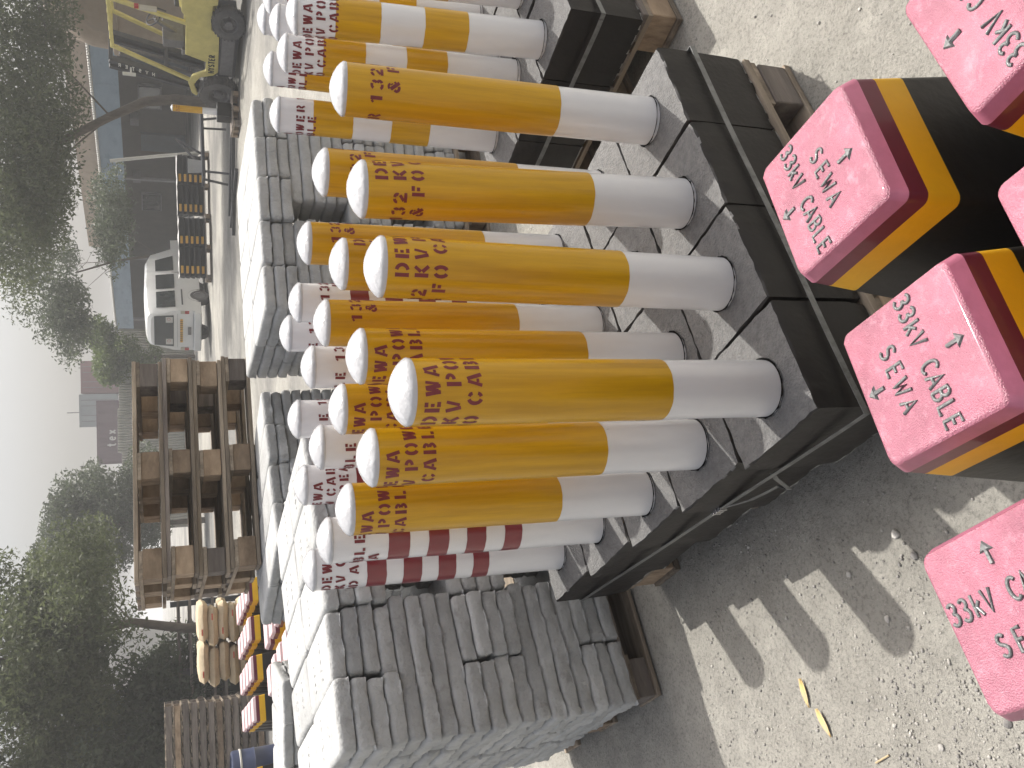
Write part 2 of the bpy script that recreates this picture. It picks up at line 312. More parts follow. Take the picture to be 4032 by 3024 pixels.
RG = {  # rounded single-stroke glyphs for the raised marker lettering
 'S': [arc(.25, .75, .2, .22, 30, 270, 9)+arc(.25, .27, .22, .24, 80, -150, 9)], 'E': [[(.45, 1), (.06, 1), (.06, 0), (.48, 0)], [(.06, .52), (.4, .52)]],
 'W': [[(0, 1), (.17, 0), (.33, .75), (.5, 0), (.68, 1)]], 'A': [[(0, 0), (.26, 1), (.52, 0)], [(.11, .35), (.41, .35)]],
 '3': [arc(.22, .76, .2, .22, 150, -90, 9)+arc(.22, .27, .24, .26, 90, -150, 9)], 'k': [[(.05, 1), (.05, 0)], [(.38, .66), (.08, .3)], [(.18, .4), (.4, 0)]],
 'V': [[(0, 1), (.24, 0), (.48, 1)]], 'C': [arc(.3, .5, .27, .48, 45, 315, 12)], 'B': [[(.05, 0), (.05, 1), (.25, 1)]+arc(.25, .76, .18, .24, 90, -90, 6)+[(.08, .52)], [(.2, .52)]+arc(.25, .26, .22, .26, 90, -90, 6)+[(.05, 0)]],
 'L': [[(.06, 1), (.06, 0), (.45, 0)]], 'H': [[(.05, 0), (.05, 1)], [(.5, 0), (.5, 1)], [(.05, .5), (.5, .5)]], 'Y': [[(0, 1), (.25, .5), (.5, 1)], [(.25, .5), (.25, 0)]],
 'T': [[(0, 1), (.5, 1)], [(.25, 1), (.25, 0)]], 'R': [[(.05, 0), (.05, 1), (.25, 1)]+arc(.25, .75, .2, .25, 90, -90, 6)+[(.05, .5)], [(.22, .5), (.48, 0)]],
 't': [[(.2, 1), (.2, .1), (.38, 0)], [(.02, .68), (.38, .68)]], 'e': [[(.05, .38), (.45, .38)]+arc(.25, .35, .2, .33, 5, 320, 9)], 'x': [[(0, .7), (.42, 0)], [(.42, .7), (0, 0)]],
 'D': [[(.05, 0), (.05, 1)]+arc(.1, .5, .4, .5, 90, -90, 8)+[(.05, 0)]],
}
def rounded(mb, text, h, adv, r, put3, n=6):
    W = len(text)*adv
    for ci, ch in enumerate(text):
        if ch == ' ': continue
        gw = max(p[0] for pl in RG[ch] for p in pl); x0 = -W/2+(ci+.5)*adv-gw*h/2
        for pl in RG[ch]: mb.tube([put3(x0+p[0]*h, p[1]*h) for p in pl], r, n)

# ------------------------------------------------------------------ marker posts standing in painted cubes
PR, PH, CH, ZT = .0440, .568, .187, .295      # pole radius, pole height above the cube, cube height, cube top above ground
def cube_mesh(seed):
    rg = random.Random(seed); mb = MB(); n = 14; s = .0955
    per = []
    for side in range(4):
        for k in range(n):
            t_ = -s+2*s*k/n; p = [(t_, -s), (s, t_), (-t_, s), (-s, -t_)][side]; per.append(p)
    N_ = len(per); rings = []
    levels = [(.0, .0010, .004), (.0045, 0, .0030), (.04, 0, .0008), (.09, 0, .0006), (.15, 0, .0006), (.1835, .0, .0012), (.187, .0014, .0026)]
    for zi, (z, ins, amp) in enumerate(levels):
        for k, (x, y) in enumerate(per):
            q = 1-ins/s-rg.random()*amp/s; rc = math.hypot(x, y)/s
            if rc > 1.3: q *= .985
            mb.v.append((x*q, y*q, z-CH+(rg.uniform(-.0015, .0005) if zi == 6 else 0)))
    for r_ in range(len(levels)-1):
        for k in range(N_):
            a_ = r_*N_+k; b_ = r_*N_+(k+1) % N_
            mi = 1
            if r_ == 0 and rg.random() < .6: mi = 2
            if r_ == 5 and rg.random() < .05: mi = 0
            mb.f.append((a_, b_, b_+N_, a_+N_)); mb.m.append(mi)
    T0 = (len(levels)-1)*N_
    mb.v.append((0, 0, 0)); c_ = len(mb.v)-1
    # rough top: one more inner ring
    for k, (x, y) in enumerate(per): mb.v.append((x*.9, y*.9, rg.uniform(-.0012, .0008)))
    I0 = c_+1
    for k in range(N_):
        mb.f.append((T0+k, T0+(k+1) % N_, I0+(k+1) % N_, I0+k)); mb.m.append(0)
        mb.f.append((I0+k, I0+(k+1) % N_, c_)); mb.m.append(0)
    return mb
CUBES = []
for i in range(4):
    o = cube_mesh(i).build('concrete_base', ['cube_top', 'black', 'chip'], smooth=True, auto=35); CUBES.append(o.data); bpy.data.objects.remove(o)
def ring(mb, z0, z1, r, n=56, jit=.0, seed=0):
    rg = random.Random(seed); vs = []
    ph = [rg.uniform(0, 6.28) for _ in range(4)]
    for z, s_ in ((z0, 1), (z1, 1)):
        for k in range(n):
            a_ = 2*math.pi*k/n; dz = jit*(math.sin(3*a_+ph[0])+.6*math.sin(7*a_+ph[1])+.5*math.sin(13*a_+ph[2]))
            vs.append((r*math.cos(a_), r*math.sin(a_), z+dz))
    return mb.add(vs, [(k, (k+1) % n, n+(k+1) % n, n+k) for k in range(n)])
protos = {}
def post_proto(kind):
    root = thing('marker_post', 'x', 'marker post', group='painted marker posts set in black concrete cubes')
    me = CUBES[0]; cb = bpy.data.objects.new('concrete_base', me); COL.objects.link(cb); cb.parent = root
    mb = MB(); mb.lathe([(PR, -.005), (PR, .1), (PR, .3), (PR, PH-.004), (PR-.001, PH)], 56)
    pole = mb.build('pole', 'white', root, True)
    # shade in the gap where the pole enters the cube, painted as a ring
    mb = MB(); rg = random.Random(5); vs = []
    for rad in (PR-.002, PR+.0028):
        for k in range(40):
            a_ = 2*math.pi*k/40; q = rad*(1+(rg.uniform(-.03, .035) if rad > PR else 0)); vs.append((q*math.cos(a_), q*math.sin(a_), .0013))
    mb.add(vs, [(k, (k+1) % 40, 40+(k+1) % 40, 40+k) for k in range(40)]); mb.build('sealant_ring', 'gap', root)
    mb = MB(); mb.lathe([(PR+.0012, PH-.006), (PR+.0016, PH-.001), (PR-.002, PH+.0035), (PR*.8, PH+.0095), (PR*.55, PH+.0155), (PR*.28, PH+.0195), (0, PH+.021)], 48)
    mb.build('cap', 'dome', root, True, auto=60)
    if kind == 'yellow': bands = [('yellow_band', 'yellow', .187, PH-.002)]; txt = ['DEWA', '132 KV POWER', '& FO CABLE']
    elif kind == 'red': bands = [('red_band', 'maroon', a_, b_) for a_, b_ in ((.415, .457), (.337, .378), (.260, .300), (.184, .221))]; txt = ['DEWA', '132 KV CABLE', 'HDD AREA']
    else: bands = [('yellow_band', 'yellow', .381, .481), ('yellow_band', 'yellow', .181, .282)]; txt = ['DEWA', '132 KV POWER', '& FO CABLE']
    for bi, (nm, mt, z0, z1) in enumerate(bands): ring(MB(), z0, z1, PR+.0006, jit=.0004, seed=bi).build(nm, mt, root, True)
    mb = MB(); rad = PR+.0011
    for li, line in enumerate(txt):
        zb = PH-.0165-.0200-li*.0282
        stencil(mb, line, .0200, .0250, lambda x, y: (rad*math.sin(x/rad), -rad*math.cos(x/rad), zb+y))
    mb.build('lettering', 'letter', root)
    return root
# local -Y is the centre of the text
def place_post(kind, top, base, z, phi, label, group, cube_rz):
    if kind not in protos: protos[kind] = post_proto(kind); r_ = protos[kind]
    else: r_ = copy_tree(protos[kind])
    r_['label'] = label; r_['group'] = group
    view = math.atan2(base[1], base[0])            # direction from the camera
    rz = view-math.pi/2+phi
    tilt = Vector(((top[0]-base[0]), (top[1]-base[1]), PH)).normalized(); q = Vector((0, 0, 1)).rotation_difference(tilt)
    r_.location = Vector((base[0], base[1], z))*K
    for ch in r_.children:
        if ch.name.startswith('concrete_base'):
            ch.data = rnd.choice(CUBES); ch.rotation_euler = (0, 0, cube_rz+rnd.choice([0, 1, 2, 3])*math.pi/2)
        else:
            ch.rotation_mode = 'QUATERNION'; ch.rotation_quaternion = q @ Matrix.Rotation(rz, 4, 'Z').to_quaternion()
    return r_
O0 = Vector((-.050, .980)); AV = Vector((.166, .102)); BV = Vector((-.093, .182)); GA = math.atan2(AV.y, AV.x)
tops = {(0,0):(-.008,1.114),(1,0):(.174,1.247),(2,0):(.309,1.353),(3,0):(.510,1.491),(0,1):(-.108,1.321),(1,1):(.049,1.383),(2,1):(.213,1.509),(3,1):(.407,1.661),
 (0,2):(-.209,1.497),(1,2):(-.038,1.541),(2,2):(.124,1.681),(3,2):(.305,1.864),(0,3):(-.294,1.697),(1,3):(-.118,1.762),(2,3):(.044,1.846),(3,3):(.193,2.003),
 (0,4):(-.387,1.890),(1,4):(-.215,1.977),(2,4):(-.071,2.055),(3,4):(.133,2.165)}
bases = {(0,0):(-.015,1.105),(1,0):(.158,1.212),(2,0):(.313,1.320),(3,0):(.490,1.428),(0,1):(-.112,1.297)}
phis = {(0,0):-.2,(1,0):.73,(2,0):1.4,(3,0):2.45,(0,1):-.87,(1,1):-.66,(2,1):1.84,(3,1):2.4,(0,2):-1.19,(1,2):-.84,(2,2):2.9,(3,2):2.9,
 (0,3):3.5,(1,3):-2.8,(2,3):3.1,(3,3):2.97,(0,4):-.3,(1,4):-.97,(2,4):3.6,(3,4):2.84}
for (i, j), tp in tops.items():
    bs = bases.get((i, j), (tp[0]-.006, tp[1]-.022))
    cc = O0+AV*(i+.5)+BV*(j+.5)
    kind = 'yellow' if j < 3 else 'red'
    lab = (('all yellow marker post with white foot, ' if kind == 'yellow' else 'white marker post with dark red bands, ') + f'{ORD[i]} from left in the {ORD[j]} row')
    p = place_post(kind, tp, bs, ZT, phis[(i, j)], lab, ('yellow' if kind == 'yellow' else 'red banded')+' marker posts on the near pallet', GA)
    for ch in p.children:
        if ch.name.startswith('concrete_base'):
            ch.location = Vector((cc.x-bs[0], cc.y-bs[1], rnd.uniform(-.0015, .001)))*K
            odd = round((ch.rotation_euler[2]-GA)/(math.pi/2)) % 2
            ch.scale = (1.065, 1.012, 1) if odd else (1.012, 1.065, 1)
            ch.rotation_euler[2] += rnd.uniform(-.012, .012)
# second pallet of posts (orange-banded) to the right
P2 = {(0,0):((.835,1.985),(.812,1.860),-.5),(1,0):((.804,2.140),(.775,2.030),-.35),(2,0):((.700,2.289),(.665,2.195),-2.3),(0,1):((1.00,2.10),(.985,1.98),0),(1,1):((.925,2.262),(.880,2.155),-1.8),
      (2,1):((.857,2.406),(.815,2.31),-2.25),(0,2):((1.15,2.2),(1.12,2.1),0),(1,2):((1.047,2.400),(1.03,2.285),-1.6),(2,2):((1.04,2.526),(.975,2.43),-2.43)}
P2A = Vector((.168, .110)); P2B = Vector((-.104, .160)); P2O = Vector((.823, 1.733))
for (i, j), (tp, bs, ph) in P2.items():
    cc = P2O+P2B*(i+.5)+P2A*(j+.5)
    bs = (tp[0]*.4+bs[0]*.6, tp[1]*.4+bs[1]*.6)
    cc = Vector((bs[0]*.75+cc.x*.25, bs[1]*.75+cc.y*.25)) if (i, j) == (2, 2) else cc
    p = place_post('orange', tp, bs, ZT, ph, f'white marker post with two orange bands, {ORD[2-i]} from left in the {ORD[j]} row', 'orange banded marker posts on the right pallet', math.atan2(P2A.y, P2A.x))
    for ch in p.children:
        if ch.name.startswith('concrete_base'): ch.location = Vector((cc.x-bs[0], cc.y-bs[1], 0))*K

# straps round both loads
def strap(name, O, A, B, na, nb, z, label, loose):
    root = thing(name, label, 'strap', (O.x, O.y, z))
    e = .0085; An = A.normalized(); Bn = B.normalized()
    cs = [Vector((0, 0))-An*e-Bn*e, A*na+An*e-Bn*e, A*na+B*nb+An*e+Bn*e, B*nb-An*e+Bn*e]
    mb = MB(); pts = []
    for q in range(4):
        a_, b_ = cs[q], cs[(q+1) % 4]
        for s_ in range(12): pts.append(a_.lerp(b_, s_/12))
    vs = []
    for k, p in enumerate(pts):
        for dz in (-.0055, .0055): vs.append((p.x, p.y, dz+.0012*math.sin(k*.9)))
    cen = A*na/2+B*nb/2
    for k, p in enumerate(pts):
        q = p+(cen-p).normalized()*.0012
        for dz in (-.0055, .0055): vs.append((q.x, q.y, dz+.0012*math.sin(k*.9)))
    n_ = len(pts); fs = []
    for k in range(n_):
        l = (k+1) % n_
        fs += [(2*k, 2*l, 2*l+1, 2*k+1), (2*n_+2*k, 2*n_+2*k+1, 2*n_+2*l+1, 2*n_+2*l), (2*k+1, 2*l+1, 2*n_+2*l+1, 2*n_+2*k+1), (2*k, 2*n_+2*k, 2*n_+2*l, 2*l)]
    mb.add(vs, fs); mb.build('band', 'strap', root)
    if loose:
        nrm = -An; pc = B*1.95-An*.008
        mb = MB(); dirv = Bn
        for k, off in enumerate((-.012, -.002, .008)):
            c_ = pc+dirv*off; mb.box((c_.x, c_.y, 0), (.006, .008, .017), rz=math.atan2(dirv.y, dirv.x))
        c_ = pc+dirv*-.002-An*-.001; mb.box((c_.x, c_.y, 0), (.03, .004, .013), rz=math.atan2(dirv.y, dirv.x)); mb.build('buckle', 'steel', root, bevel=.0008)
        mb = MB(); path = [(1.93, .006, 0), (1.75, .012, -.010), (1.6, .016, -.020), (1.45, .014, -.034), (1.36, .010, -.048), (1.31, .022, -.056), (1.26, .024, -.048), (1.18, .010, -.016), (1.12, .004, -.002)]
        pp = [B*s_-An*o_ for s_, o_, _ in path]; vs = []
        for p, (s_, o_, z_) in zip(pp, path):
            for dz in (-.0055, .0055):
                for th in (0, .001): q = p+An*th; vs.append((q.x, q.y, z_+dz))
        m_ = len(pp); fs = []
        for k in range(m_-1):
            a_ = 4*k; b_ = 4*k+4; fs += [(a_, b_, b_+2, a_+2), (a_+1, a_+3, b_+3, b_+1), (a_, a_+1, b_+1, b_), (a_+2, b_+2, b_+3, a_+3)]
        mb.add(vs, fs); mb.build('loose_tail', 'strap', root, True)
strap('metal_strap', O0, AV, BV, 4, 5, .222, 'grey steel strap with buckle and loose tail around the near post load', True)
strap('metal_strap', P2O, P2A, P2B, 3, 3, .222, 'grey steel strap around the right load of orange banded posts', False)

# ------------------------------------------------------------------ pallets
pal_cache = {}
def pallet(w_, d_, h_, label, group, grey=False, seed=0, solid=False):
    key = (w_, d_, h_, grey, seed, solid)
    if key in pal_cache:
        r_ = copy_tree(pal_cache[key]); r_['label'] = label; r_['group'] = group; return r_
    rg = random.Random(seed+11)
    root = thing('wooden_pallet', label, 'pallet', group=group)
    if solid:
        t_ = h_*.10
        for yb in (-d_/2+.018, 0, d_/2-.018): MB().box((rg.uniform(-.008, .008), yb, h_/2), (w_*rg.uniform(.97, 1), .034, h_-3.2*t_)).build('stringer', rg.choice(['wood', 'wood_grey', 'wood_grey', 'wood_blk']), root, bevel=.002, seg=1)
        for k in range(8): MB().box((-w_/2+.045+k*(w_-.09)/7, 0, h_-t_/2), (.072, d_*rg.uniform(.99, 1.04), t_)).build('deck_board', 'wood_y', root)
        for k in range(4): MB().box((-w_/2+.045+k*(w_-.09)/3, 0, t_/2), (.072, d_*rg.uniform(.99, 1.04), t_)).build('bottom_board', 'wood_y', root)
        pal_cache[key] = root
        return root
    t_ = h_*.13; hb = h_-4*t_; bl = min(.115, d_*.17)
    nb = 6; y = -d_/2
    xs = [-w_/2+bl/2, 0, w_/2-bl/2]; ys = [-d_/2+bl/2, 0, d_/2-bl/2]
    for k in range(nb):                                 # top deck boards run along x
        wd = d_/nb*.74; yy = -d_/2+wd/2+k*(d_-wd)/(nb-1)
        MB().box((rg.uniform(-.004, .004), yy, h_-t_/2+rg.uniform(-.001, .001)), (w_*rg.uniform(.985, 1.01), wd*rg.uniform(.9, 1.05), t_), rz=rg.uniform(-.008, .008)).build('deck_board', 'wood_grey' if grey or rg.random() < .35 else 'wood', root, bevel=.001, seg=1)
    for x in xs: MB().box((x, 0, h_-t_*1.5-.0005), (bl, d_*.99, t_*.96)).build('cross_board', 'wood_y', root, bevel=.001, seg=1)
    for x in xs:
        for yb in ys: MB().box((x+rg.uniform(-.004, .004), yb, t_*1.05+hb/2+t_*.5), (bl*rg.uniform(.85, 1.05), bl*rg.uniform(.8, 1.), hb+t_*.85)).build('block', 'wood_blk' if rg.random() < .75 else 'wood_grey', root, bevel=.002, seg=1)
    for yb in ys: MB().box((0, yb, t_/2), (w_, bl, t_)).build('bottom_board', 'wood' if not grey else 'wood_grey', root, bevel=.001, seg=1)
    pal_cache[key] = root
    return root
put(pallet(.685, 1.035, .106, 'wooden pallet under the near load of yellow posts', 'pallets standing on the yard ground'), (O0+AV*2+BV*2.5).to_3d()+Vector((0, 0, .001)), GA+.005)
put(pallet(.58, .58, .106, 'wooden pallet under the right load of orange banded posts', 'pallets standing on the yard ground', seed=2), (P2O+P2A*1.5+P2B*1.5).to_3d()+Vector((.01, .005, .001)), math.atan2(P2A.y, P2A.x))

# ------------------------------------------------------------------ raised-letter cable markers
def frustum_ring(s, n=5, rc=.012):
    pts = []
    for (cx, cy, a0) in ((s-rc, s-rc, 0), (-s+rc, s-rc, 90), (-s+rc, -s+rc, 180), (s-rc, -s+rc, 270)):
        for k in range(n+1): a_ = R_(a0+90*k/n); pts.append((cx+rc*math.cos(a_), cy+rc*math.sin(a_)))
    return pts
MH = .50
def half(z): return .0795+(MH-z-.0185)*.092 if z < MH-.0185 else .0795-(z-(MH-.0185))*.40
def lay(levels, rc=.011):
    mb = MB(); n_ = None
    for z in levels:
        pts = frustum_ring(half(z), 5, rc); n_ = len(pts); mb.v += [(x, y, z) for x, y in pts]
    for r_ in range(len(levels)-1):
        for k in range(n_): mb.f.append((r_*n_+k, r_*n_+(k+1) % n_, (r_+1)*n_+(k+1) % n_, (r_+1)*n_+k)); mb.m.append(0)
    return mb, n_
ml = {}
def marker(layout, label, group, far=False):
    key = (layout, far)
    if key in ml:
        r_ = copy_tree(ml[key]); r_['label'] = label; r_['group'] = group; return r_
    root = thing('cable_marker', label, 'cable marker', group=group)
    mb, n_ = lay([0, .1, .2, .3, MH-.078]); mb.f.append(tuple(range(n_))[::-1]); mb.m.append(0); mb.build('body', 'mk_black', root, True)
    lay([MH-.078, MH-.041])[0].build('yellow_band', 'mk_yellow', root, True)
    lay([MH-.041, MH-.0185])[0].build('maroon_band', 'mk_maroon', root, True)
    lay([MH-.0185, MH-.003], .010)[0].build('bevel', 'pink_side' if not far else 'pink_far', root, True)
    # top face: slightly uneven painted concrete
    s = half(MH-.003); g = 26; mb = MB(); rg = random.Random(3)
    pts = frustum_ring(s, 5, .010); n_ = len(pts)
    for z, q, am in ((MH-.003, 1, 0), (MH-.0006, .975, .0006), (MH, .93, .0005), (MH, .6, .0005), (MH, .3, .0004)):
        mb.v += [(x*q, y*q, z+rg.uniform(-am, am)) for x, y in pts]
    for r_ in range(4):
        for k in range(n_): mb.f.append((r_*n_+k, r_*n_+(k+1) % n_, (r_+1)*n_+(k+1) % n_, (r_+1)*n_+k)); mb.m.append(0)
    mb.f.append(tuple(4*n_+k for k in range(n_))); mb.m.append(0)
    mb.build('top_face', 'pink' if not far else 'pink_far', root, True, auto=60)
    if not far:
        mb = MB(); zt = MH+.0003; P = lambda x, y, dy=0: (x, y+dy, zt)
        l1, l2 = ('SEWA', '33kV CABLE') if layout == 0 else ('33kV CABLE', 'SEWA')
        for tx_, yc in ((l1, .0015 if layout == 0 else .0050), (l2, -.0345 if layout == 0 else -.0330)):
            hh = .0195
            rounded(mb, tx_, hh, .0190 if tx_ == 'SEWA' else .0140, .0019, lambda x, y, yc=yc: (x, y+yc, zt))
        mb.build('raised_lettering', 'grey_letter', root, True, auto=70)
        for sgn, yc in ((1, .045 if layout == 0 else .052), (-1, -.055)):
            mb = MB(); a_ = yc-sgn*.012; t_ = yc+sgn*.012
            if yc > 0: t_ = min(t_, .062)
            else: t_ = max(t_, -.066)
            mb.tube([(0, a_, zt), (0, t_-sgn*.008, zt)], .0024, 6)
            n1 = len(mb.v)
            mb.add([(-.0092, t_-sgn*.0115, zt-.001), (.0092, t_-sgn*.0115, zt-.001), (0, t_, zt-.001), (-.005, t_-sgn*.0095, zt+.0022), (.005, t_-sgn*.0095, zt+.0022), (0, t_-sgn*.003, zt+.0022)],
                   [(0, 1, 4, 3), (1, 2, 5, 4), (2, 0, 3, 5), (3, 4, 5), (0, 2, 1)])
            mb.build('raised_arrow', 'grey_letter', root, True, auto=30)
    ml[key] = root
    return root
gm_ = 'pink topped cable markers standing close to the camera'
put(marker(0, 'pink topped cable marker against the strapped black cubes, small lettering line above the long one', gm_), (.209, .745, 0), R_(-153.5))
put(marker(1, 'pink topped cable marker between two others, both arrows and both lines fully in view', gm_), (.008, .621, 0), R_(-153.5))
put(marker(1, 'pink topped cable marker in the upper right corner, its lettering upside down', gm_), (.325, .530, 0), R_(31))
put(marker(1, 'pink topped cable marker nearest the sand, cut by the lower right of the frame', gm_), (-.197, .522, 0), R_(-58.5))
put(marker(0, 'pink topped cable marker showing only one rounded corner at the right frame edge', gm_), (.124, .438, 0), R_(-153.5))
# ------------------------------------------------------------------ concrete slabs
SL, SW, SH = .335, .158, .0372
def slab_mesh(seed):
    rg = random.Random(seed+50); mb = MB(); n1, n2 = 22, 11; per = []
    hx, hy, rc = SL/2, SW/2, .010
    base = []
    for (cx, cy, a0) in ((hx-rc, hy-rc, 0), (-hx+rc, hy-rc, 90), (-hx+rc, -hy+rc, 180), (hx-rc, -hy+rc, 270)):
        for k in range(4): a_ = R_(a0+90*k/3); base.append((cx+rc*math.cos(a_), cy+rc*math.sin(a_)))
    full = []
    for i in range(len(base)):
        p, q = base[i], base[(i+1) % len(base)]; full.append(p); L_ = math.hypot(q[0]-p[0], q[1]-p[1])
        if L_ > .03:
            m_ = int(L_/.013)
            for k in range(1, m_): full.append((p[0]+(q[0]-p[0])*k/m_, p[1]+(q[1]-p[1])*k/m_))
    N_ = len(full); ph = [rg.uniform(0, 6) for _ in range(6)]
    lv = [(0, -.0005, .0055), (.0030, -.0002, .0036), (.012, .0005, .0012), (.022, .0009, .0010), (.029, .0000, .0008), (.0342, -.0035, .0006), (.0368, -.0095, .0005)]
    for li, (z, off, am) in enumerate(lv):
        for k, (x, y) in enumerate(full):
            L_ = math.hypot(x/hx, y/hy); wv = math.sin(k*.35+ph[0])*.5+math.sin(k*.9+ph[1])*.35+rg.uniform(-.6, .6)
            o_ = off+am*wv; zz = z+(rg.uniform(-.0004, .0022) if li == 0 else 0)+(.0006*math.sin(k*.22+ph[2]) if li > 4 else 0)
            nx, ny = (math.copysign(1, x) if abs(x) > hx-rc-1e-4 else 0), (math.copysign(1, y) if abs(y) > hy-rc-1e-4 else 0)
            mb.v.append((x+nx*o_, y+ny*o_, zz))
    for r_ in range(len(lv)-1):
        for k in range(N_): mb.f.append((r_*N_+k, r_*N_+(k+1) % N_, (r_+1)*N_+(k+1) % N_, (r_+1)*N_+k)); mb.m.append(0)
    mb.f.append(tuple(range(N_))[::-1]); mb.m.append(0); mb.f.append(tuple((len(lv)-1)*N_+k for k in range(N_))); mb.m.append(0)
    return mb
SLABS = []
for i in range(5):
    o = slab_mesh(i).build('concrete_slab', 'slab', smooth=True, auto=50); SLABS.append(o.data); bpy.data.objects.remove(o)
nslab = 0
def relief_mesh(seed):
    rg = random.Random(seed); mb = MB()
    for row, (xc, n_, adv) in enumerate((((-.055, .055)[seed % 2], 5, .021),)):
        for k in range(n_):
            y0 = (k-(n_-1)/2)*adv
            for q in range(rg.choice([2, 2, 3])):
                xa = xc+rg.uniform(-.013, .013); mb.bar((xa, y0+rg.uniform(-.006, .006), SH-.0001), (xc+rg.uniform(-.013, .013), y0+rg.uniform(-.006, .006), SH-.0001), .0028, .0016)
    return mb
RELIEF = []
for i in range(4): o = relief_mesh(i).build('worn_lettering', 'slab', bevel=.0004, seg=1); RELIEF.append(o.data); bpy.data.objects.remove(o)
def slab(x, y, z, rz, label, group, jx=.0048):
    global nslab; nslab += 1
    o = bpy.data.objects.new('concrete_slab', rnd.choice(SLABS)); COL.objects.link(o)
    put(o, (x+rnd.uniform(-jx, jx), y+rnd.uniform(-jx, jx), z), rz+rnd.choice([0, math.pi])+rnd.uniform(-.014, .014))
    if ', first layer' in label and ('near left' in label or 'low stack' in label):
        for q_ in (0, 1): c = bpy.data.objects.new('worn_lettering', RELIEF[q_+rnd.choice([0, 2])]); COL.objects.link(c); c.parent = o
    return tag(o, label, 'concrete slab', group)
def stack(P0, ang, z0, groups, nfront, nback, nm, gname, longs_front=None, left=True, skip=None, top_full=True):
    """P0 front-left corner; groups = list from the top: ('end'|'long', layers)"""
    e1 = Vector((math.cos(ang), math.sin(ang))); e2 = Vector((-e1.y, e1.x)); W = nfront*(SW+.006)
    tot = sum(g[1] for g in groups); L = 0
    for gi, (kind, cnt) in enumerate(groups):
        for q in range(cnt):
            z = z0+(tot-1-L)*(SH+.0012); lab = ORD[L] if L < 20 else 'lowest'
            sh = rnd.uniform(-.002, .002)
            if kind == 'end':
                for c_ in range(nfront):
                    if skip and skip(L, c_, 0): continue
                    jag = .009*math.sin(c_*2.1+gi*1.7)
                    p = P0+e1*((c_+.5)*(SW+.006))+e2*(SL/2+jag)
                    slab(p.x, p.y, z, ang+math.pi/2, f'grey slab end, {lab} layer down, {ORD[c_]} from left, {nm}', gname)
                for r_ in range(1, nback):
                    cols = range(nfront) if L == 0 and top_full else ([0] if left else [])
                    for c_ in cols:
                        p = P0+e1*((c_+.5)*(SW+.006))+e2*(SL/2+r_*(SL+.012)+.006*math.sin(c_))
                        slab(p.x, p.y, z, ang+math.pi/2, f'grey slab, {ORD[r_]} row, {lab} layer down, {ORD[c_]} from left, {nm}', gname)
            else:
                nl = longs_front or int(W/(SL+.004)); gap = (W-nl*SL)/max(1, nl-1) if nl > 1 else 0
                gap = min(gap, .07)
                for c_ in range(nl):
                    if skip and skip(L, c_, 1): continue
                    p = P0+e1*(SL/2+c_*(SL+gap)+.002)+e2*(SW/2+.003)
                    slab(p.x, p.y, z, ang, f'long grey slab face, {lab} layer down, {ORD[c_]} from left, {nm}', gname)
                rows = int((nback*(SL+.012))/(SW+.006))
                if left:
                    for r_ in range(1, rows):
                        p = P0+e1*(SL/2)+e2*((r_+.5)*(SW+.008)+.003)
                        slab(p.x, p.y, z, ang, f'side slab, {lab} layer down, {ORD[r_]} from front, {nm}', gname)
            L += 1
g4 = [('end', 4), ('long', 4), ('end', 4), ('long', 4), ('end', 3)]
stack(Vector((-.787, 1.870)), R_(32.8), .084, g4, 5, 2, 'near left stack', 'grey slabs of the near left stack', longs_front=2)
put(pallet(.82, .66, .082, 'low wooden pallet under the near left slab stack', 'pallets standing on the yard ground', seed=4), (Vector((-.787, 1.870))+Vector((.8406, .5417))*.425+Vector((-.5417, .8406))*.355).to_3d(), R_(32.8))
g2 = [('end', 3), ('long', 5), ('end', 4), ('long', 4), ('end', 3)]
stack(Vector((.262, 2.93)), R_(19), .100, g2, 5, 2, 'middle stack', 'grey slabs of the middle stack', longs_front=2, left=True)
put(pallet(.86, .72, .098, 'wooden pallet under the middle slab stack', 'pallets standing on the yard ground', seed=5), (.262+.82*.46-.33*.34, 2.93+.33*.40+.95*.34, 0), R_(19))
g3 = [('end', 2), ('long', 4), ('end', 4), ('long', 4), ('end', 4)]
stack(Vector((-.520, 3.06)), R_(38), .100, g3, 4, 2, 'rear stack under pallets', 'grey slabs of the rear stack under the pallets', longs_front=2)
put(pallet(.70, .72, .098, 'wooden pallet under the slab stack that carries other pallets', 'pallets standing on the yard ground', seed=6), (-.520+.26-.21, 3.06+.21+.27, 0), R_(38))
# lower stack by the left edge
stack(Vector((-1.56, 3.28)), R_(4), .100, [('end', 17)], 3, 1, 'low stack by the drum', 'grey slabs of the low stack by the drum', left=True)
put(pallet(.52, .40, .098, 'wooden pallet under the low slab stack by the drum', 'pallets standing on the yard ground', seed=7), (-1.30, 3.46, 0), R_(4))

# ------------------------------------------------------------------ pallet piles
zt3 = .100+18*(SH+.0012)+.002
for k in range(4):
    p = pallet(.88, .64, .112, f'weathered wooden pallet, {["lowest", "second", "third", "topmost"][k]} of the four piled on grey slabs', 'four pallets piled on the rear slab stack', seed=[0, 1, 3, 0][k] if k else 0)
    put(p, (-.400+rnd.uniform(-.012, .012), 3.966+rnd.uniform(-.012, .012), zt3+k*.1135), R_(22)+rnd.uniform(-.025, .025))
for k in range(12):
    p = pallet(.92, .62, .092, f'grey brown wooden pallet, {ORD[11-k]} from the top of the tall pile under the trees', 'wooden pallets in the tall pile under the trees', seed=20+k % 5, solid=True)
    put(p, (-4.20+rnd.uniform(-.015, .015), 11.20+rnd.uniform(-.015, .015), .002+k*.0935), R_(14)+rnd.uniform(-.02, .02))

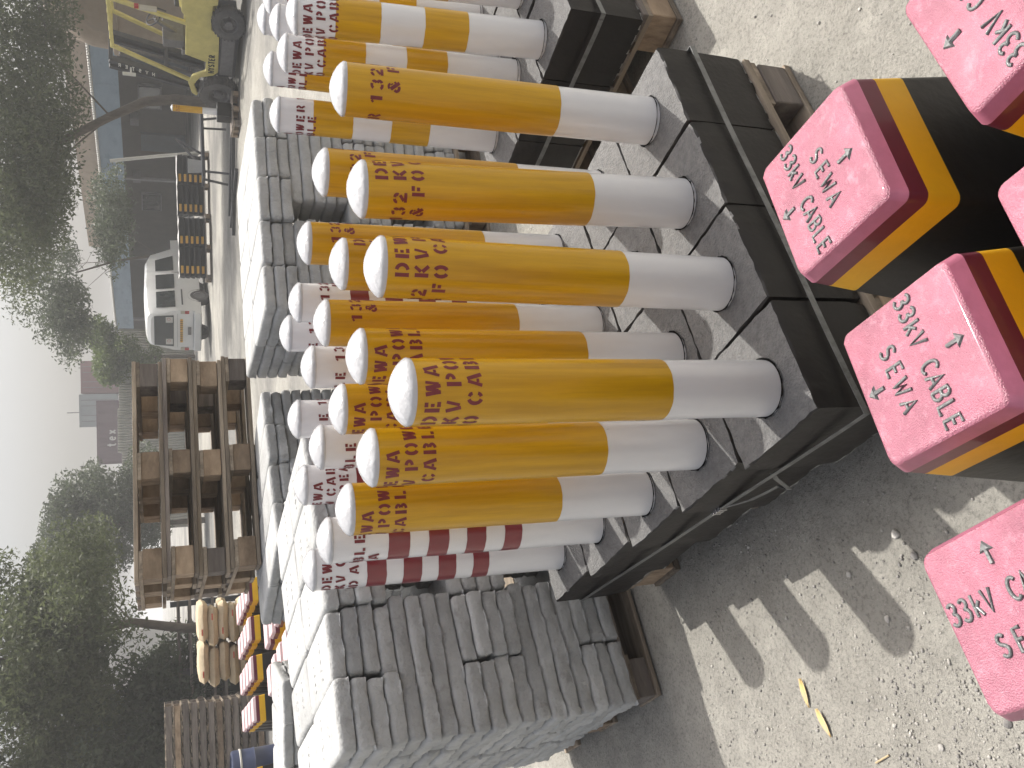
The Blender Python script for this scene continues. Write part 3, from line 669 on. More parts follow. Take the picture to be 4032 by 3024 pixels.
# ------------------------------------------------------------------ far markers on pallets
def far_group(cx, cy, rz, nx, ny, nm, skip=()):
    put(pallet(nx*.27, ny*.27, .1, f'wooden pallet under the {nm} of cable markers', 'pallets standing on the yard ground', seed=8), (cx, cy, 0), rz)
    m_ = Matrix.Rotation(rz, 2)
    for j in range(ny):
        for i in range(nx):
            p = m_ @ Vector(((i-(nx-1)/2)*.262, (j-(ny-1)/2)*.262))
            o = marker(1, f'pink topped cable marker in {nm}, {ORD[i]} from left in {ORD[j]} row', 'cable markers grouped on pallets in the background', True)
            put(o, (cx+p.x, cy+p.y, .1), rz+rnd.choice([0, 1, 2, 3])*math.pi/2)
far_group(-1.22, 4.86, R_(28), 3, 4, 'the nearer pallet load')
far_group(-1.94, 6.60, R_(24), 4, 4, 'the farther pallet load')
far_group(-2.76, 6.42, R_(24), 1, 2, 'the pair by the drum')

# ------------------------------------------------------------------ cement bags
def bag_mesh(seed):
    rg = random.Random(seed); mb = MB(); nx, ny = 16, 10; L_, W_, H_ = .315, .21, .078
    for side in (1, -1):
        for i in range(nx+1):
            for j in range(ny+1):
                u = -1+2*i/nx; v = -1+2*j/ny
                h = (1-abs(u)**9)**.5*(1-abs(v)**6)**.4
                mb.v.append((u*L_/2*(1-.03*abs(v)), v*W_/2, side*H_/2*h+side*rg.uniform(-.0015, .0015)+.002*math.sin(u*5+seed)))
        o_ = 0 if side == 1 else (nx+1)*(ny+1)
        for i in range(nx):
            for j in range(ny):
                a_ = o_+i*(ny+1)+j; mb.f.append((a_, a_+ny+1, a_+ny+2, a_+1) if side == 1 else (a_, a_+1, a_+ny+2, a_+ny+1)); mb.m.append(0)
    return mb
BAGS = []
for i in range(3): o = bag_mesh(i).build('cement_bag', 'bag', smooth=True, auto=80); BAGS.append(o.data); bpy.data.objects.remove(o)
bx, by, brz = -2.05, 7.55, R_(10)
put(pallet(.68, .52, .1, 'wooden pallet under the stacked cement bags', 'pallets standing on the yard ground', seed=9), (bx, by, 0), brz)
for k in range(10):
    for i in range(2):
        for j in range(2):
            if k < 3 and j == 1: continue
            m_ = Matrix.Rotation(brz, 2); off = m_ @ Vector(((i-.5)*.322+(.02 if k % 2 else -.02), (j-.5)*.22))
            o = bpy.data.objects.new('cement_bag', BAGS[(k+i) % 3]); COL.objects.link(o)
            put(o, (bx+off.x+rnd.uniform(-.01, .01), by+off.y, .142+k*.0775), brz+rnd.uniform(-.05, .05)+(math.pi if rnd.random() < .5 else 0))
            tag(o, f'brown paper cement bag, {ORD[9-k]} layer down, {"left" if i == 0 else "right"} {"front" if j == 0 else "back"} of the stack', 'cement bag', 'cement bags stacked on a pallet')
            if j == 0:
                mb = MB(); mb.box((-.08 if k % 2 else .08, -.1035, .008), (.05, .004, .010)); s_ = mb.build('red_print', 'bag_red', o)

# blue drum
d_ = thing('plastic_drum', 'dark blue plastic drum with pale rim rings at the lower left edge', 'drum', (-3.36, 8.02, 0))
mb = MB(); mb.lathe([(.185, 0), (.195, .02), (.198, .2), (.205, .21), (.198, .22), (.198, .40), (.205, .41), (.198, .42), (.198, .585), (.19, .60), (.17, .604), (.165, .59), (0, .59)], 40); mb.build('body', 'drum', d_, True)
for z in (.10, .52): MB().lathe([(.199, z), (.206, z+.004), (.206, z+.014), (.199, z+.018)], 40, close=True).build('rim_ring', 'pale', d_, True)

# ------------------------------------------------------------------ forklift
fk = thing('forklift', 'dusty yellow forklift truck parked at the upper edge, mast facing left', 'forklift', (4.59, 11.50, 0), math.atan2(12.69-11.50, 4.09-4.59))
def wheel(name, x, y, r, wd, rz=0):
    wr = bpy.data.objects.new(name, None); COL.objects.link(wr); wr.parent = fk if name == 'wheel' else None; wr.location = Vector((x, y, r))*K; wr.rotation_euler = (0, 0, rz)
    mb = MB(); ri = r*.56
    mb.lathe([(ri, -wd/2+.01), (r*.8, -wd/2), (r*.95, -wd/2+.01), (r*.985, -wd/2+.03), (r*.985, wd/2-.03), (r*.95, wd/2-.01), (r*.8, wd/2), (ri, wd/2-.01)], 40, axis='Y', close=True)
    for k in range(28):
        a_ = 2*math.pi*k/28
        for sd_ in (-1, 1):
            m_ = Matrix.Rotation(-a_, 3, 'Y')
            mb.box(m_ @ Vector((r*.985, sd_*wd*.27, 0)), (r*.06, wd*.42, r*.10), mtx=m_)
    mb.build('tyre', 'tyre', wr, True)
    mb = MB(); mb.lathe([(ri, -wd/2+.015), (ri*.92, -wd/2+.02), (ri*.85, -wd/2+.06), (ri*.45, -wd/2+.06), (ri*.4, -wd/2+.01), (0, -wd/2+.005)], 28, axis='Y', close=True)
    mb.lathe([(ri, wd/2-.015), (ri*.92, wd/2-.02), (ri*.80, wd/2-.07), (ri*.45, wd/2-.07), (ri*.38, wd/2-.015), (0, wd/2-.01)], 28, axis='Y', close=True)
    for k in range(6): a_ = k*1.047; mb.lathe([(.012, wd/2-.07), (.012, wd/2-.05), (0, wd/2-.048)], 6, c=(ri*.62*math.cos(a_), 0, ri*.62*math.sin(a_)), axis='Y')
    mb.build('rim', 'rim', wr, True)
    return wr
for x, y, r, wd, rz in ((1.29, -.02, .255, .17, 0), (1.29, -.72, .255, .17, 0), (0, -.02, .205, .15, .35), (0, -.70, .205, .15, .35)): wheel('wheel', x, y, r, wd, rz)
mb = MB()
side = [(-.62, .34), (-.22, .34), (-.2, .40), (.20, .40), (.28, .30), (.95, .28), (1.02, .34), (1.08, .50), (1.22, .58), (1.42, .52), (1.45, .54), (1.40, .60), (1.20, .655), (1.06, .60), (.95, .44), (.78, .44), (.68, .70), (.05, .705), (-.05, .76), (-.62, .80)]
mb.prism(side, -.06, -.10); mb.prism(side, -.66, -.70)
mb.prism([(-.66, .34), (-.60, .30), (-.25, .34), (-.22, .44), (.2, .44), (.28, .32), (.7, .32), (.7, .62), (.03, .64), (-.08, .78), (-.60, .83), (-.68, .70)], -.10, -.66)
mb.build('body', 'fy', fk, bevel=.008)
mb = MB(); mb.prism([(.26, .06), (1.02, .06), (1.04, .28), (.28, .29)], -.075, -.685); mb.prism([(.70, .30), (1.2, .30), (1.15, .44), (.72, .42)], -.11, -.65); mb.build('chassis', 'dark', fk, bevel=.006)
MB().prism([(.30, .10), (.98, .10), (.98, .26), (.30, .26)], -.055, -.075).build('side_step', 'rim', fk, bevel=.004)
for y in (-.09, -.67):
    MB().bar((-.10, y, 1.58), (.16, y, .68), .045, .05).build('rear_pillar', 'fy', fk, bevel=.006)
    MB().bar((.70, y, 1.56), (1.21, y, .56), .04, .05).build('front_pillar', 'fy', fk, bevel=.006)
mb = MB()
mb.bar((-.42, -.09, 1.59), (.72, -.09, 1.565), .05, .04); mb.bar((-.42, -.67, 1.59), (.72, -.67, 1.565), .05, .04)
for k in range(9): x = -.42+k*1.14/8; mb.bar((x, -.09, 1.60-.0022*k*1.2), (x, -.67, 1.60-.0022*k*1.2), .028, .03)
mb.build('overhead_guard', 'fy', fk, bevel=.004)
b_ = MB().lathe([(.05, 1.48), (.055, 1.50), (.05, 1.57), (0, 1.575)], 20, c=(-.26, -.14, -.02)).build('warning_beacon', 'red', fk, True)
MB().lathe([(.02, 1.43), (.06, 1.44), (.06, 1.46), (.05, 1.462)], 16, c=(-.26, -.14, 0)).build('beacon_base', 'pale', b_, True)
MB().box((-.035, -.055, 1.14), (.05, .05, .20)).build('rear_lamp', 'tail_w', fk, bevel=.006); MB().box((-.05, -.055, 1.27), (.045, .045, .05)).build('rear_lamp', 'tail', fk, bevel=.004)
mb = MB(); mb.box((-.12, -.37, .80), (.30, .34, .08)); mb.box((-.24, -.37, .98), (.07, .32, .36)); mb.build('seat', 'dark', fk, bevel=.02)
sw = thing('steering_wheel', None, None); sw.parent = fk; sw.location = Vector((.36, -.30, 1.08))*K; sw.rotation_euler = (0, R_(-50), 0)
mb = MB(); mb.tube([(.105*math.cos(a_*math.pi/12), .105*math.sin(a_*math.pi/12), 0) for a_ in range(25)], .009, 6)
for k in range(3): a_ = k*2.094; mb.bar((0, 0, -.01), (.105*math.cos(a_), .105*math.sin(a_), 0), .012)
mb.build('wheel_rim', 'dark', sw, True)
mb = MB(); mb.bar((.38, -.30, 1.06), (.62, -.32, .74), .05); mb.box((.62, -.36, .84), (.14, .40, .26)); mb.box((.70, -.36, .62), (.10, .5, .24)); mb.build('dashboard', 'rim', fk, bevel=.01)
for k in range(3): MB().bar((.52, -.50-.05*k, .92), (.47, -.50-.05*k, 1.08), .012).build('lever', 'dark', fk)
for y in (-.16, -.60):
    mb = MB()
    mb.bar((1.02, y, 1.62), (1.42, y, .10), .09, .06); mb.bar((1.09, y+.05, 1.62), (1.49, y+.05, .10), .05, .05); mb.build('mast_rail', 'dark', fk, bevel=.005)
for x_, z_, t_ in ((1.02, 1.60, .07), (1.2, .92, .05), (1.40, .22, .08)): MB().bar((x_, -.14, z_), (x_, -.62, z_), t_, .05).build('mast_crossbar', 'dark', fk, bevel=.004)
for y in (-.32, -.44): MB().tube([(1.08, y, 1.5), (1.40, y, .2)], .022, 10).build('lift_cylinder', 'rim', fk, True)
mb = MB(); mb.box((1.50, -.38, .12), (.03, .66, .05)); mb.box((1.46, -.38, .40), (.03, .66, .05))
for y in (-.10, -.38, -.66): mb.box((1.49, y, .26), (.03, .04, .32))
mb.build('carriage', 'dark', fk, bevel=.004)
for y in (-.18, -.58):
    mb = MB(); mb.box((1.53, y, .22), (.03, .08, .40)); mb.prism([(1.52, .015), (2.25, .012), (2.25, .022), (1.54, .045)], y-.04, y+.04); mb.build('fork', 'dark', fk, bevel=.003)
MB().bar((.98, -.02, 1.36), (1.02, .06, 1.36), .02).bar((1.02, .06, 1.46), (1.02, .06, 1.30), .05, .02).build('head_lamp', 'pale', fk, bevel=.004)
mb = MB()
rounded(mb, 'HYSTER', .072, .058, .0075, lambda x, y: (.80-x*1.0, -.057, .335+y))
mb.build('side_lettering', 'rubber', fk)
mb = MB(); dn = Vector((.40, 0, -1.52)).normalized()
rounded(mb, 'HYSTER', .055, .085, .006, lambda x, y: tuple(Vector((1.02, -.098, 1.60))+dn*(.32-x)+Vector((.03-y, 0, 0))))
mb.build('mast_lettering', 'pale', fk)

# ------------------------------------------------------------------ minibus
vn = thing('minibus', 'white high roof minibus parked by the shed, seen from its rear right corner', 'van', (1.30, 20.18, 0), R_(52))
# local x forward, y left; rear at x=0, width 1.13, length 3.1, height 1.30
VW = 1.02; VL = 3.05
def vsec(x, z0, sc, top): 
    w2 = VW/2
    pts = [(w2*.96, z0), (w2, z0+.10), (w2, .62), (w2*.985, .74), (w2*.86*sc, top-.16), (w2*.78*sc, top-.06), (w2*.60*sc, top-.01), (0, top)]
    pts = pts+[(-a_, b_) for a_, b_ in pts[::-1][1:]]
    return [(x, y, z) for y, z in pts]
secs = [vsec(.0, .22, .93, 1.20), vsec(.05, .19, .97, 1.27), vsec(.35, .18, 1, 1.31), vsec(1.2, .18, 1, 1.33), vsec(2.2, .18, 1, 1.31), vsec(2.5, .18, .99, 1.24), vsec(2.85, .20, .95, .80), vsec(3.05, .24, .9, .66)]
mb = MB(); n_ = len(secs[0])
for s_ in secs: mb.v += s_
for i in range(len(secs)-1):
    for k in range(n_): mb.f.append((i*n_+k, i*n_+(k+1) % n_, (i+1)*n_+(k+1) % n_, (i+1)*n_+k)); mb.m.append(0)
mb.f += [tuple(range(n_)), tuple((len(secs)-1)*n_+k for k in range(n_))[::-1]]; mb.m += [0, 0]
mb.build('body', 'van', vn, True, auto=30)
def quadbox(pts, nrm, th, name, mt, par, bev=.0):
    q = [Vector(p) for p in pts]; nn = Vector(nrm)*th; m_ = MB(); m_.add([p-nn*.2 for p in q]+[p+nn for p in q], [(0, 1, 2, 3), (7, 6, 5, 4), (0, 4, 5, 1), (1, 5, 6, 2), (2, 6, 7, 3), (3, 7, 4, 0)]); return m_.build(name, mt, par, bevel=bev)
quadbox([(-.012, .40, .74), (-.012, -.40, .74), (.004, -.365, 1.13), (.004, .365, 1.13)], (-1, 0, 0), .012, 'rear_window', 'glass', vn, .004)
quadbox([(-.035, .47, .30), (-.035, -.47, .30), (-.03, -.45, .42), (-.03, .45, .42)], (-1, 0, 0), .0, 'x', 'van', vn) if False else None
MB().box((-.02, 0, .26), (.12, 1.0, .16)).build('rear_bumper', 'van', vn, bevel=.03)
for y in (-.475, .475):
    MB().box((-.012, y, .56), (.03, .06, .085)).build('tail_lamp', 'tail_w', vn, bevel=.004); MB().box((-.012, y, .475), (.03, .06, .085)).build('tail_lamp', 'tail', vn, bevel=.004)
for y in (-.29, .27):
    s_ = MB().box((-.024, y, .83), (.006, .14, .14)).build('notice_sticker', 'pale', vn)
    m_ = MB(); m_.lathe([(.028, -.004), (.034, -.004), (.034, .002), (.028, .002)], 20, axis='Y', close=True); q = m_.build('red_ring', 'tail', s_); q.rotation_euler = (0, 0, R_(90)); q.location = Vector((-.029, y-.02, .83+.01))*K
hz = MB().box((-.014, 0, .585), (.006, .60, .055)).build('hazard_strip', 'hazy', vn)
mb = MB()
for k in range(-5, 6):
    if k == 0: continue
    s_ = 1 if k > 0 else -1; y = k*.052
    for q in (-1, 1): mb.bar((-.0185, y, .585), (-.0185, y-s_*.018, .585+q*.024), .004, .015)
mb.build('chevrons', 'rubber', hz)
MB().box((-.014, 0, .50), (.012, .30, .02)).build('plate_lamp_bar', 'van', vn, bevel=.003)
MB().box((-.014, 0, .42), (.008, .20, .07)).build('number_plate', 'rim', vn)
mb = MB(); mb.box((-.008, 0, .665), (.006, .86, .004)); mb.box((-.008, 0, .345), (.006, .86, .004)); mb.build('door_seam', 'dark', vn)
def sidey(z, x=1): # right side surface y at height z
    return -(VW/2) if z < .66 else -(VW/2*(1-(z-.66)/.55*.135))
for x0, x1 in ((.16, .80), (.90, 1.50), (1.66, 2.30)):
    zb, zt_ = .70, 1.08; sl = .05 if x0 > 1.6 else 0
    quadbox([(x0, sidey(zb)-.006, zb), (x1, sidey(zb)-.006, zb), (x1-sl*3, sidey(zt_)-.006, zt_), (x0+.02, sidey(zt_)-.006, zt_)], (0, -1, .15), .010, 'side_window', 'glass', vn, .004)
    quadbox([(x0, -sidey(zb)+.006, zb), (x1, -sidey(zb)+.006, zb), (x1-sl*3, -sidey(zt_)+.006, zt_), (x0+.02, -sidey(zt_)+.006, zt_)], (0, 1, .15), .010, 'side_window', 'glass', vn, .004)
mb = MB(); mb.box((.55, -VW/2-.002, .56), (.62, .008, .030)); mb.box((1.58, -VW/2-.002, .50), (.006, .008, .5)); mb.box((1.54, -VW/2-.008, .60), (.10, .012, .02)); mb.build('sliding_door_rail', 'dark', vn)
fk_save = fk; 
for x, y in ((.62, -.46), (.62, .46), (2.45, -.46), (2.45, .46)):
    wr = bpy.data.objects.new('wheel', None); COL.objects.link(wr); wr.parent = vn; wr.location = Vector((x, y, .20))*K
    MB().lathe([(.12, -.06), (.18, -.06), (.20, -.04), (.20, .04), (.18, .06), (.12, .06)], 28, axis='Y', close=True).build('tyre', 'tyre', wr, True)
    MB().lathe([(0, -.05), (.12, -.052), (.12, .052), (0, .05)], 24, axis='Y', close=True).build('rim', 'rim', wr, True)
    mb = MB(); mb.lathe([(.235, -.062), (.235, .062)], 24, axis='Y', close=True); q = mb.build('wheel_arch', 'dark', vn); q.location = Vector((x, y*.985, .21))*K

# ------------------------------------------------------------------ shed with blue fascia
shed = thing('shed', 'long tan shed with blue metal fascia and corrugated roof edge beyond the minibus', 'shed', (0, 0, 0))
A0 = Vector((7.9, 21.6)); A1 = Vector((1.15, 38.2)); dirS = (A1-A0).normalized(); nS = Vector((-dirS.y, dirS.x)); LS = (A1-A0).length
if nS.x > 0: nS = -nS
def sp(t_, o_, z): p = A0+dirS*t_+(-nS)*o_; return (p.x, p.y, z)     # o_ = distance behind the fascia
angS = math.atan2(dirS.y, dirS.x)
def sbox(mb, t0, t1, o0, o1, z0, z1, mi=0):
    vs = [sp(t_, o_, z) for z in (z0, z1) for o_ in (o0, o1) for t_ in (t0, t1)]
    return mb.add(vs, [(0, 2, 3, 1), (4, 5, 7, 6), (0, 1, 5, 4), (2, 6, 7, 3), (0, 4, 6, 2), (1, 3, 7, 5)], mi)
mb = MB(); k = 0.
while k < LS: sbox(mb, k, min(k+1.45, LS), 0, .04, 1.80, 2.36); k += 1.46
mb.build('fascia', 'blue', shed)
mb = MB(); nn_ = int(LS/.09)
for i in range(nn_):
    t_ = i*.09; mb.tube([sp(t_+.045, -.05, 2.40), sp(t_+.045, 4.6, 2.62)], .033, 6, caps=True)
mb.build('corrugated_roof', 'pale', shed)
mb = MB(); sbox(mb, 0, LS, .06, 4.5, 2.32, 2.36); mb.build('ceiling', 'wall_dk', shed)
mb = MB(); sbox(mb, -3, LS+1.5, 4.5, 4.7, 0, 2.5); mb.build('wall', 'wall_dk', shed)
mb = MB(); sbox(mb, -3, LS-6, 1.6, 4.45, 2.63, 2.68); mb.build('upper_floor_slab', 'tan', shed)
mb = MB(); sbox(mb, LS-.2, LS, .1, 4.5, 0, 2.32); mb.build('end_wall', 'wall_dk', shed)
mb = MB(); sbox(mb, -3, 11.5, 1.5, 1.7, 2.40, 3.10); mb.build('parapet', 'tan', shed)
mb = MB(); sbox(mb, 4.6, 5.9, 4.38, 4.48, 0, 1.6); mb.build('door', 'door', shed); mb = MB(); sbox(mb, 9, 9.9, 4.38, 4.48, 0, 1.4); mb.build('door', 'door', shed)
mb = MB(); sbox(mb, .2, 1.6, 4.36, 4.48, 0, 1.7); mb.build('roller_door', 'gap', shed)  # black box painted for the shade inside an open doorway
for t_ in (2.0, 6.6, 12.5):
    q = MB(); sbox(q, t_, t_+1.1, 4.40, 4.49, .75, 1.45); wn = q.build('window', 'rim', shed); q = MB(); sbox(q, t_+.06, t_+1.04, 4.37, 4.42, .80, 1.40); q.build('pane', 'glass', wn)
for t_ in (3.4, 8.0, 11.2): q = MB(); sbox(q, t_, t_+.35, 4.2, 4.48, 1.45, 1.7); q.build('air_conditioner', 'rim', shed)
for t_ in (1.0, 5.4, 9.8, 14.2): q = MB(); sbox(q, t_, t_+.08, .1, .18, 0, 1.82); q.build('column', 'rim', shed)
# tan domed tank
tk = thing('water_tank', 'big rounded tan tank with a ledge behind the forklift', 'tank', (7.6, 17.6, 0))
mb = MB(); mb.lathe([(1.25, 0), (1.25, 1.62), (1.34, 1.64), (1.34, 1.72), (1.25, 1.74), (1.22, 2.1), (1.08, 2.5), (.8, 2.8), (.4, 2.95), (0, 3.0)], 48); mb.build('body', 'tan', tk, True, auto=25)

# leaning pole
tag(MB().tube([(5.0, 19.4, 0), (4.86, 19.5, 1.0), (4.72, 19.6, 1.9)], .035, 10).build('support_pole', 'pale', smooth=True), 'slender pale leaning pole beside the rubber hump stacks', 'pole')

# rubber speed humps stacked on pallets
def hump():
    root = thing('speed_hump', 'x', 'speed hump', group='black rubber speed humps stacked on pallets')
    mb = MB(); n_ = 10
    pr = [(-.18+.36*i/n_, .10*math.sin(math.pi*i/n_)**.6 if 0 < i < n_ else .012) for i in range(n_+1)]
    poly = [(-.18, 0)]+pr+[(.18, 0)]
    mb.add([(y, x, z) for x, z in poly for y in (-.30,)]+[(y, x, z) for x, z in poly for y in (.30,)], [tuple(range(len(poly))), tuple(range(len(poly), 2*len(poly)))[::-1]]+[(i, (i+1) % len(poly), len(poly)+(i+1) % len(poly), len(poly)+i) for i in range(len(poly))])
    mb.build('body', 'rubber', root)
    for s_ in (-1, 1):
        for x in (-.17,): MB().box((x*1+.10*0, s_*.150, .052), (.15, .03, .05)).build('reflector', 'hazy', root)
    return root
h0 = hump()
first = True
for si, (cx, cy, rz, nu) in enumerate(((4.30, 19.55, R_(-5), 2), (2.95, 19.25, R_(2), 2))):
    put(pallet(nu*.62+.1, .5, .12, f'dark wooden pallet under the {"right" if si == 0 else "left"} stack of rubber humps', 'pallets standing on the yard ground', grey=True, seed=30), (cx, cy, 0), rz)
    for L_ in range(5):
        for u in range(nu):
            o = h0 if first else copy_tree(h0); first = False
            off = Matrix.Rotation(rz, 2) @ Vector(((u-(nu-1)/2)*.615, rnd.uniform(-.01, .01)))
            put(o, (cx+off.x, cy+off.y, .122+L_*.101), rz)
            o['label'] = f'black rubber hump with yellow patches, {ORD[4-L_]} layer down in the {"right" if si == 0 else "left"} stack, {"left" if u == 0 else "right"} half'
    # pale board on top
    o = MB(); rg = random.Random(si)
    for i in range(12):
        for j in range(2): o.v.append((-.62+i*.113, -.2+j*.42, .632+rg.uniform(-.006, .012)))
    for i in range(11): o.f.append((2*i, 2*i+2, 2*i+3, 2*i+1)); o.m.append(0)
    nb_ = len(o.v); o.v += [(x, y, z-.008) for x, y, z in o.v]; o.f += [tuple(q+nb_ for q in f[::-1]) for f in list(o.f)]; o.m += [0]*11
    o.f += [(2*i, nb_+2*i, nb_+2*i+2, 2*i+2) for i in range(11)]; o.m += [0]*11
    q = o.build('cover_sheet', 'whitewall'); put(q, (cx, cy, .002), rz); tag(q, f'wavy pale sheet lying on top of the {"right" if si == 0 else "left"} hump stack', 'sheet')

# a lone post far off, on its own pallet
put(pallet(.5, .4, .106, 'small dark pallet carrying one yellow post left of the forklift', 'pallets standing on the yard ground', grey=True, seed=31), (3.80, 12.62, 0), R_(10))
p = place_post('yellow', (3.80, 12.57), (3.80, 12.57), ZT, 1.2, 'lone yellow marker post standing left of the forklift', 'yellow posts in the background', .2)
# trestle with bucket
tr = thing('trestle', 'black steel trestle table under the trees left of the forklift', 'trestle', (3.80, 14.6, 0), R_(15))
MB().box((0, 0, .38), (1.1, .35, .04)).build('top', 'dark', tr, bevel=.004)
for x in (-.45, .45):
    for y in (-.13, .13): MB().bar((x, y, .37), (x*1.1, y*1.4, 0), .03).build('leg', 'rim', tr)
mb = MB(); mb.bar((-.30, 0, .40), (.15, 0, .78), .03); mb.bar((-.05, .05, .40), (.15, 0, .78), .03); mb.build('prop_frame', 'rim', tr)
tag(MB().lathe([(.09, 0), (.11, .2), (.115, .205), (.105, .205), (.085, .01), (0, .01)], 24, c=(3.50, 14.5, .40)).build('bucket', 'whitewall', smooth=True), 'white bucket standing on the black trestle', 'bucket')
for k, (a_, b_) in enumerate((((3.9, 13.4, .02), (2.7, 14.2, .02)), ((3.6, 13.0, .05), (2.3, 13.6, .02)), ((3.1, 12.9, .02), (2.5, 14.0, .02)))):
    tag(MB().bar(a_, b_, .07, .05).build('steel_bar', 'dark', bevel=.003), ['dark steel bar on the ground, farthest of three', 'dark steel bar lying nearest the yellow post', 'short dark steel bar lying leftmost of three'][k], 'steel bar', 'dark steel bars on the ground')

# ------------------------------------------------------------------ fence and containers
fn = thing('sheet_fence', 'pale corrugated sheet fence in front of the shipping containers', 'fence', (0, 0, 0))
mb = MB(); FA = Vector((1.9, 29.0)); FB = Vector((-3.9, 27.0)); NF = 150; vs = []
for i in range(NF+1):
    p = FA.lerp(FB, i/NF); dd = .03 if (i % 2) else -.03; z1 = 2.12 if i < 62 else (2.16 if i < 95 else 2.05)
    vs += [(p.x, p.y+dd, 0), (p.x, p.y+dd, 1.08), (p.x, p.y+dd, z1)]
m_ = len(vs); vs2 = [(x, y+.012, z) for x, y, z in vs]
fs = []
for i in range(NF):
    for q in (0, 1): a_ = 3*i+q; fs += [(a_, a_+3, a_+4, a_+1), (m_+a_, m_+a_+1, m_+a_+4, m_+a_+3)]
    fs.append((3*i+2, 3*i+5, m_+3*i+5, m_+3*i+2))
mb.add(vs+vs2, fs); mb.build('sheet', 'corr', fn)
for i in range(9): p = FA.lerp(FB, i/8); MB().box((p.x, p.y+.08, 1.05), (.06, .06, 2.1)).build('post', 'rim', fn)
def container(cx, cy, z, rz, L_, mt, label, doors=False, text=None):
    c_ = thing('shipping_container', label, 'container', (cx, cy, z), rz, 'shipping containers behind the fence')
    W_, H_ = 1.62, 1.73; mb = MB(); vs = []; nn = int(L_/.12)
    for sgn in (-1, 1):
        o_ = len(mb.v)
        for i in range(nn+1): x = -L_/2+L_*i/nn; y = sgn*(W_/2-(.03 if (i//2) % 2 else 0)); mb.v += [(x, y, .08), (x, y, H_-.08)]
        for i in range(nn): a_ = o_+2*i; mb.f.append((a_, a_+2, a_+3, a_+1)); mb.m.append(0)
    mb.box((0, 0, H_-.04), (L_, W_, .08)); mb.box((0, 0, .04), (L_, W_, .08))
    for sx in (-1, 1):
        for sy in (-1, 1): mb.box((sx*(L_/2-.05), sy*(W_/2-.05), H_/2), (.1, .1, H_))
        mb.box((sx*(L_/2-.03), 0, H_/2), (.03, W_-.1, H_-.1))
    mb.build('body', mt, c_)
    if doors:
        for sy in (-.38, .38):
            d0 = MB().box((-L_/2-.012, sy, H_/2), (.02, .72, H_-.22)).build('door', mt, c_)
            for q in (-.14, .14): MB().tube([(-L_/2-.04, sy+q, .1), (-L_/2-.04, sy+q, H_-.1)], .014, 6).build('lock_bar', 'rim', d0)
    if text:
        mb = MB(); rounded(mb, text, .34, .30, .035, lambda x, y: (x-L_*.10, -W_/2-.03, .95+y)); mb.build('lettering', 'whitewall', c_)
    return c_
# end-on containers: local -x faces the camera
container(-.95, 50.0, 2.85, R_(92), 4.0, 'c_grey', 'blue grey container with door bars, top of the stack beyond the fence', True)
container(-.95, 50.0, 1.1, R_(92), 4.0, 'c_white', 'white container directly under the blue grey one beyond the fence', True)
container(.72, 50.6, 2.80, R_(92), 4.0, 'c_red', 'maroon container beside the blue grey one, partly behind the bushy tree', True)
container(.72, 50.6, 1.06, R_(92), 4.0, 'c_white', 'white container under the maroon one, mostly behind the bushy tree', True)
container(-1.85, 44.6, 1.86, R_(3), 2.9, 'c_purple', 'dark purple container with white lettering at the left end beyond the fence', False, 'tex')
container(-1.85, 44.6, .10, R_(3), 2.9, 'c_white', 'pale container under the dark purple one beyond the fence')
tag(MB().box((-.1, 50.3, .53), (4.2, 4.6, 1.05)).build('loading_platform', 'whitewall'), 'pale platform carrying the containers beyond the fence', 'platform')
lp = thing('floodlight_mast', 'thin mast with a small square floodlight above the fence', 'mast', (-3.35, 40, 0))
MB().tube([(0, 0, 0), (0, 0, 4.55)], .03, 8).build('pole', 'rim', lp); MB().box((-.05, -.1, 3.55), (.34, .12, .28)).build('lamp_head', 'dark', lp, bevel=.02)
tag(MB().tube([(-1.2, 60, 0), (-1.2, 60, 6.1)], .035, 6).build('distant_mast', 'rim'), 'very thin distant mast above the maroon container', 'mast')

# white wall and timber behind the left tree
tag(MB().box((-7.3, 21.0, 1.1), (4.2, .2, 2.2)).build('site_wall', 'whitewall'), 'pale wall showing through the left tree', 'wall')
tb = thing('timber_rack', 'dark rack of weathered planks between the bags and the tall pallet pile', 'rack', (-4.2, 14.0, 0), R_(12))
for k in range(5): MB().box((rnd.uniform(-.1, .1), 0, .25+k*.16), (2.3, .6, .04)).build('plank', 'wood_grey', tb)
for x in (-1.0, 0, 1.0): MB().box((x, 0, .5), (.08, .5, 1.0)).build('upright', 'dark', tb)

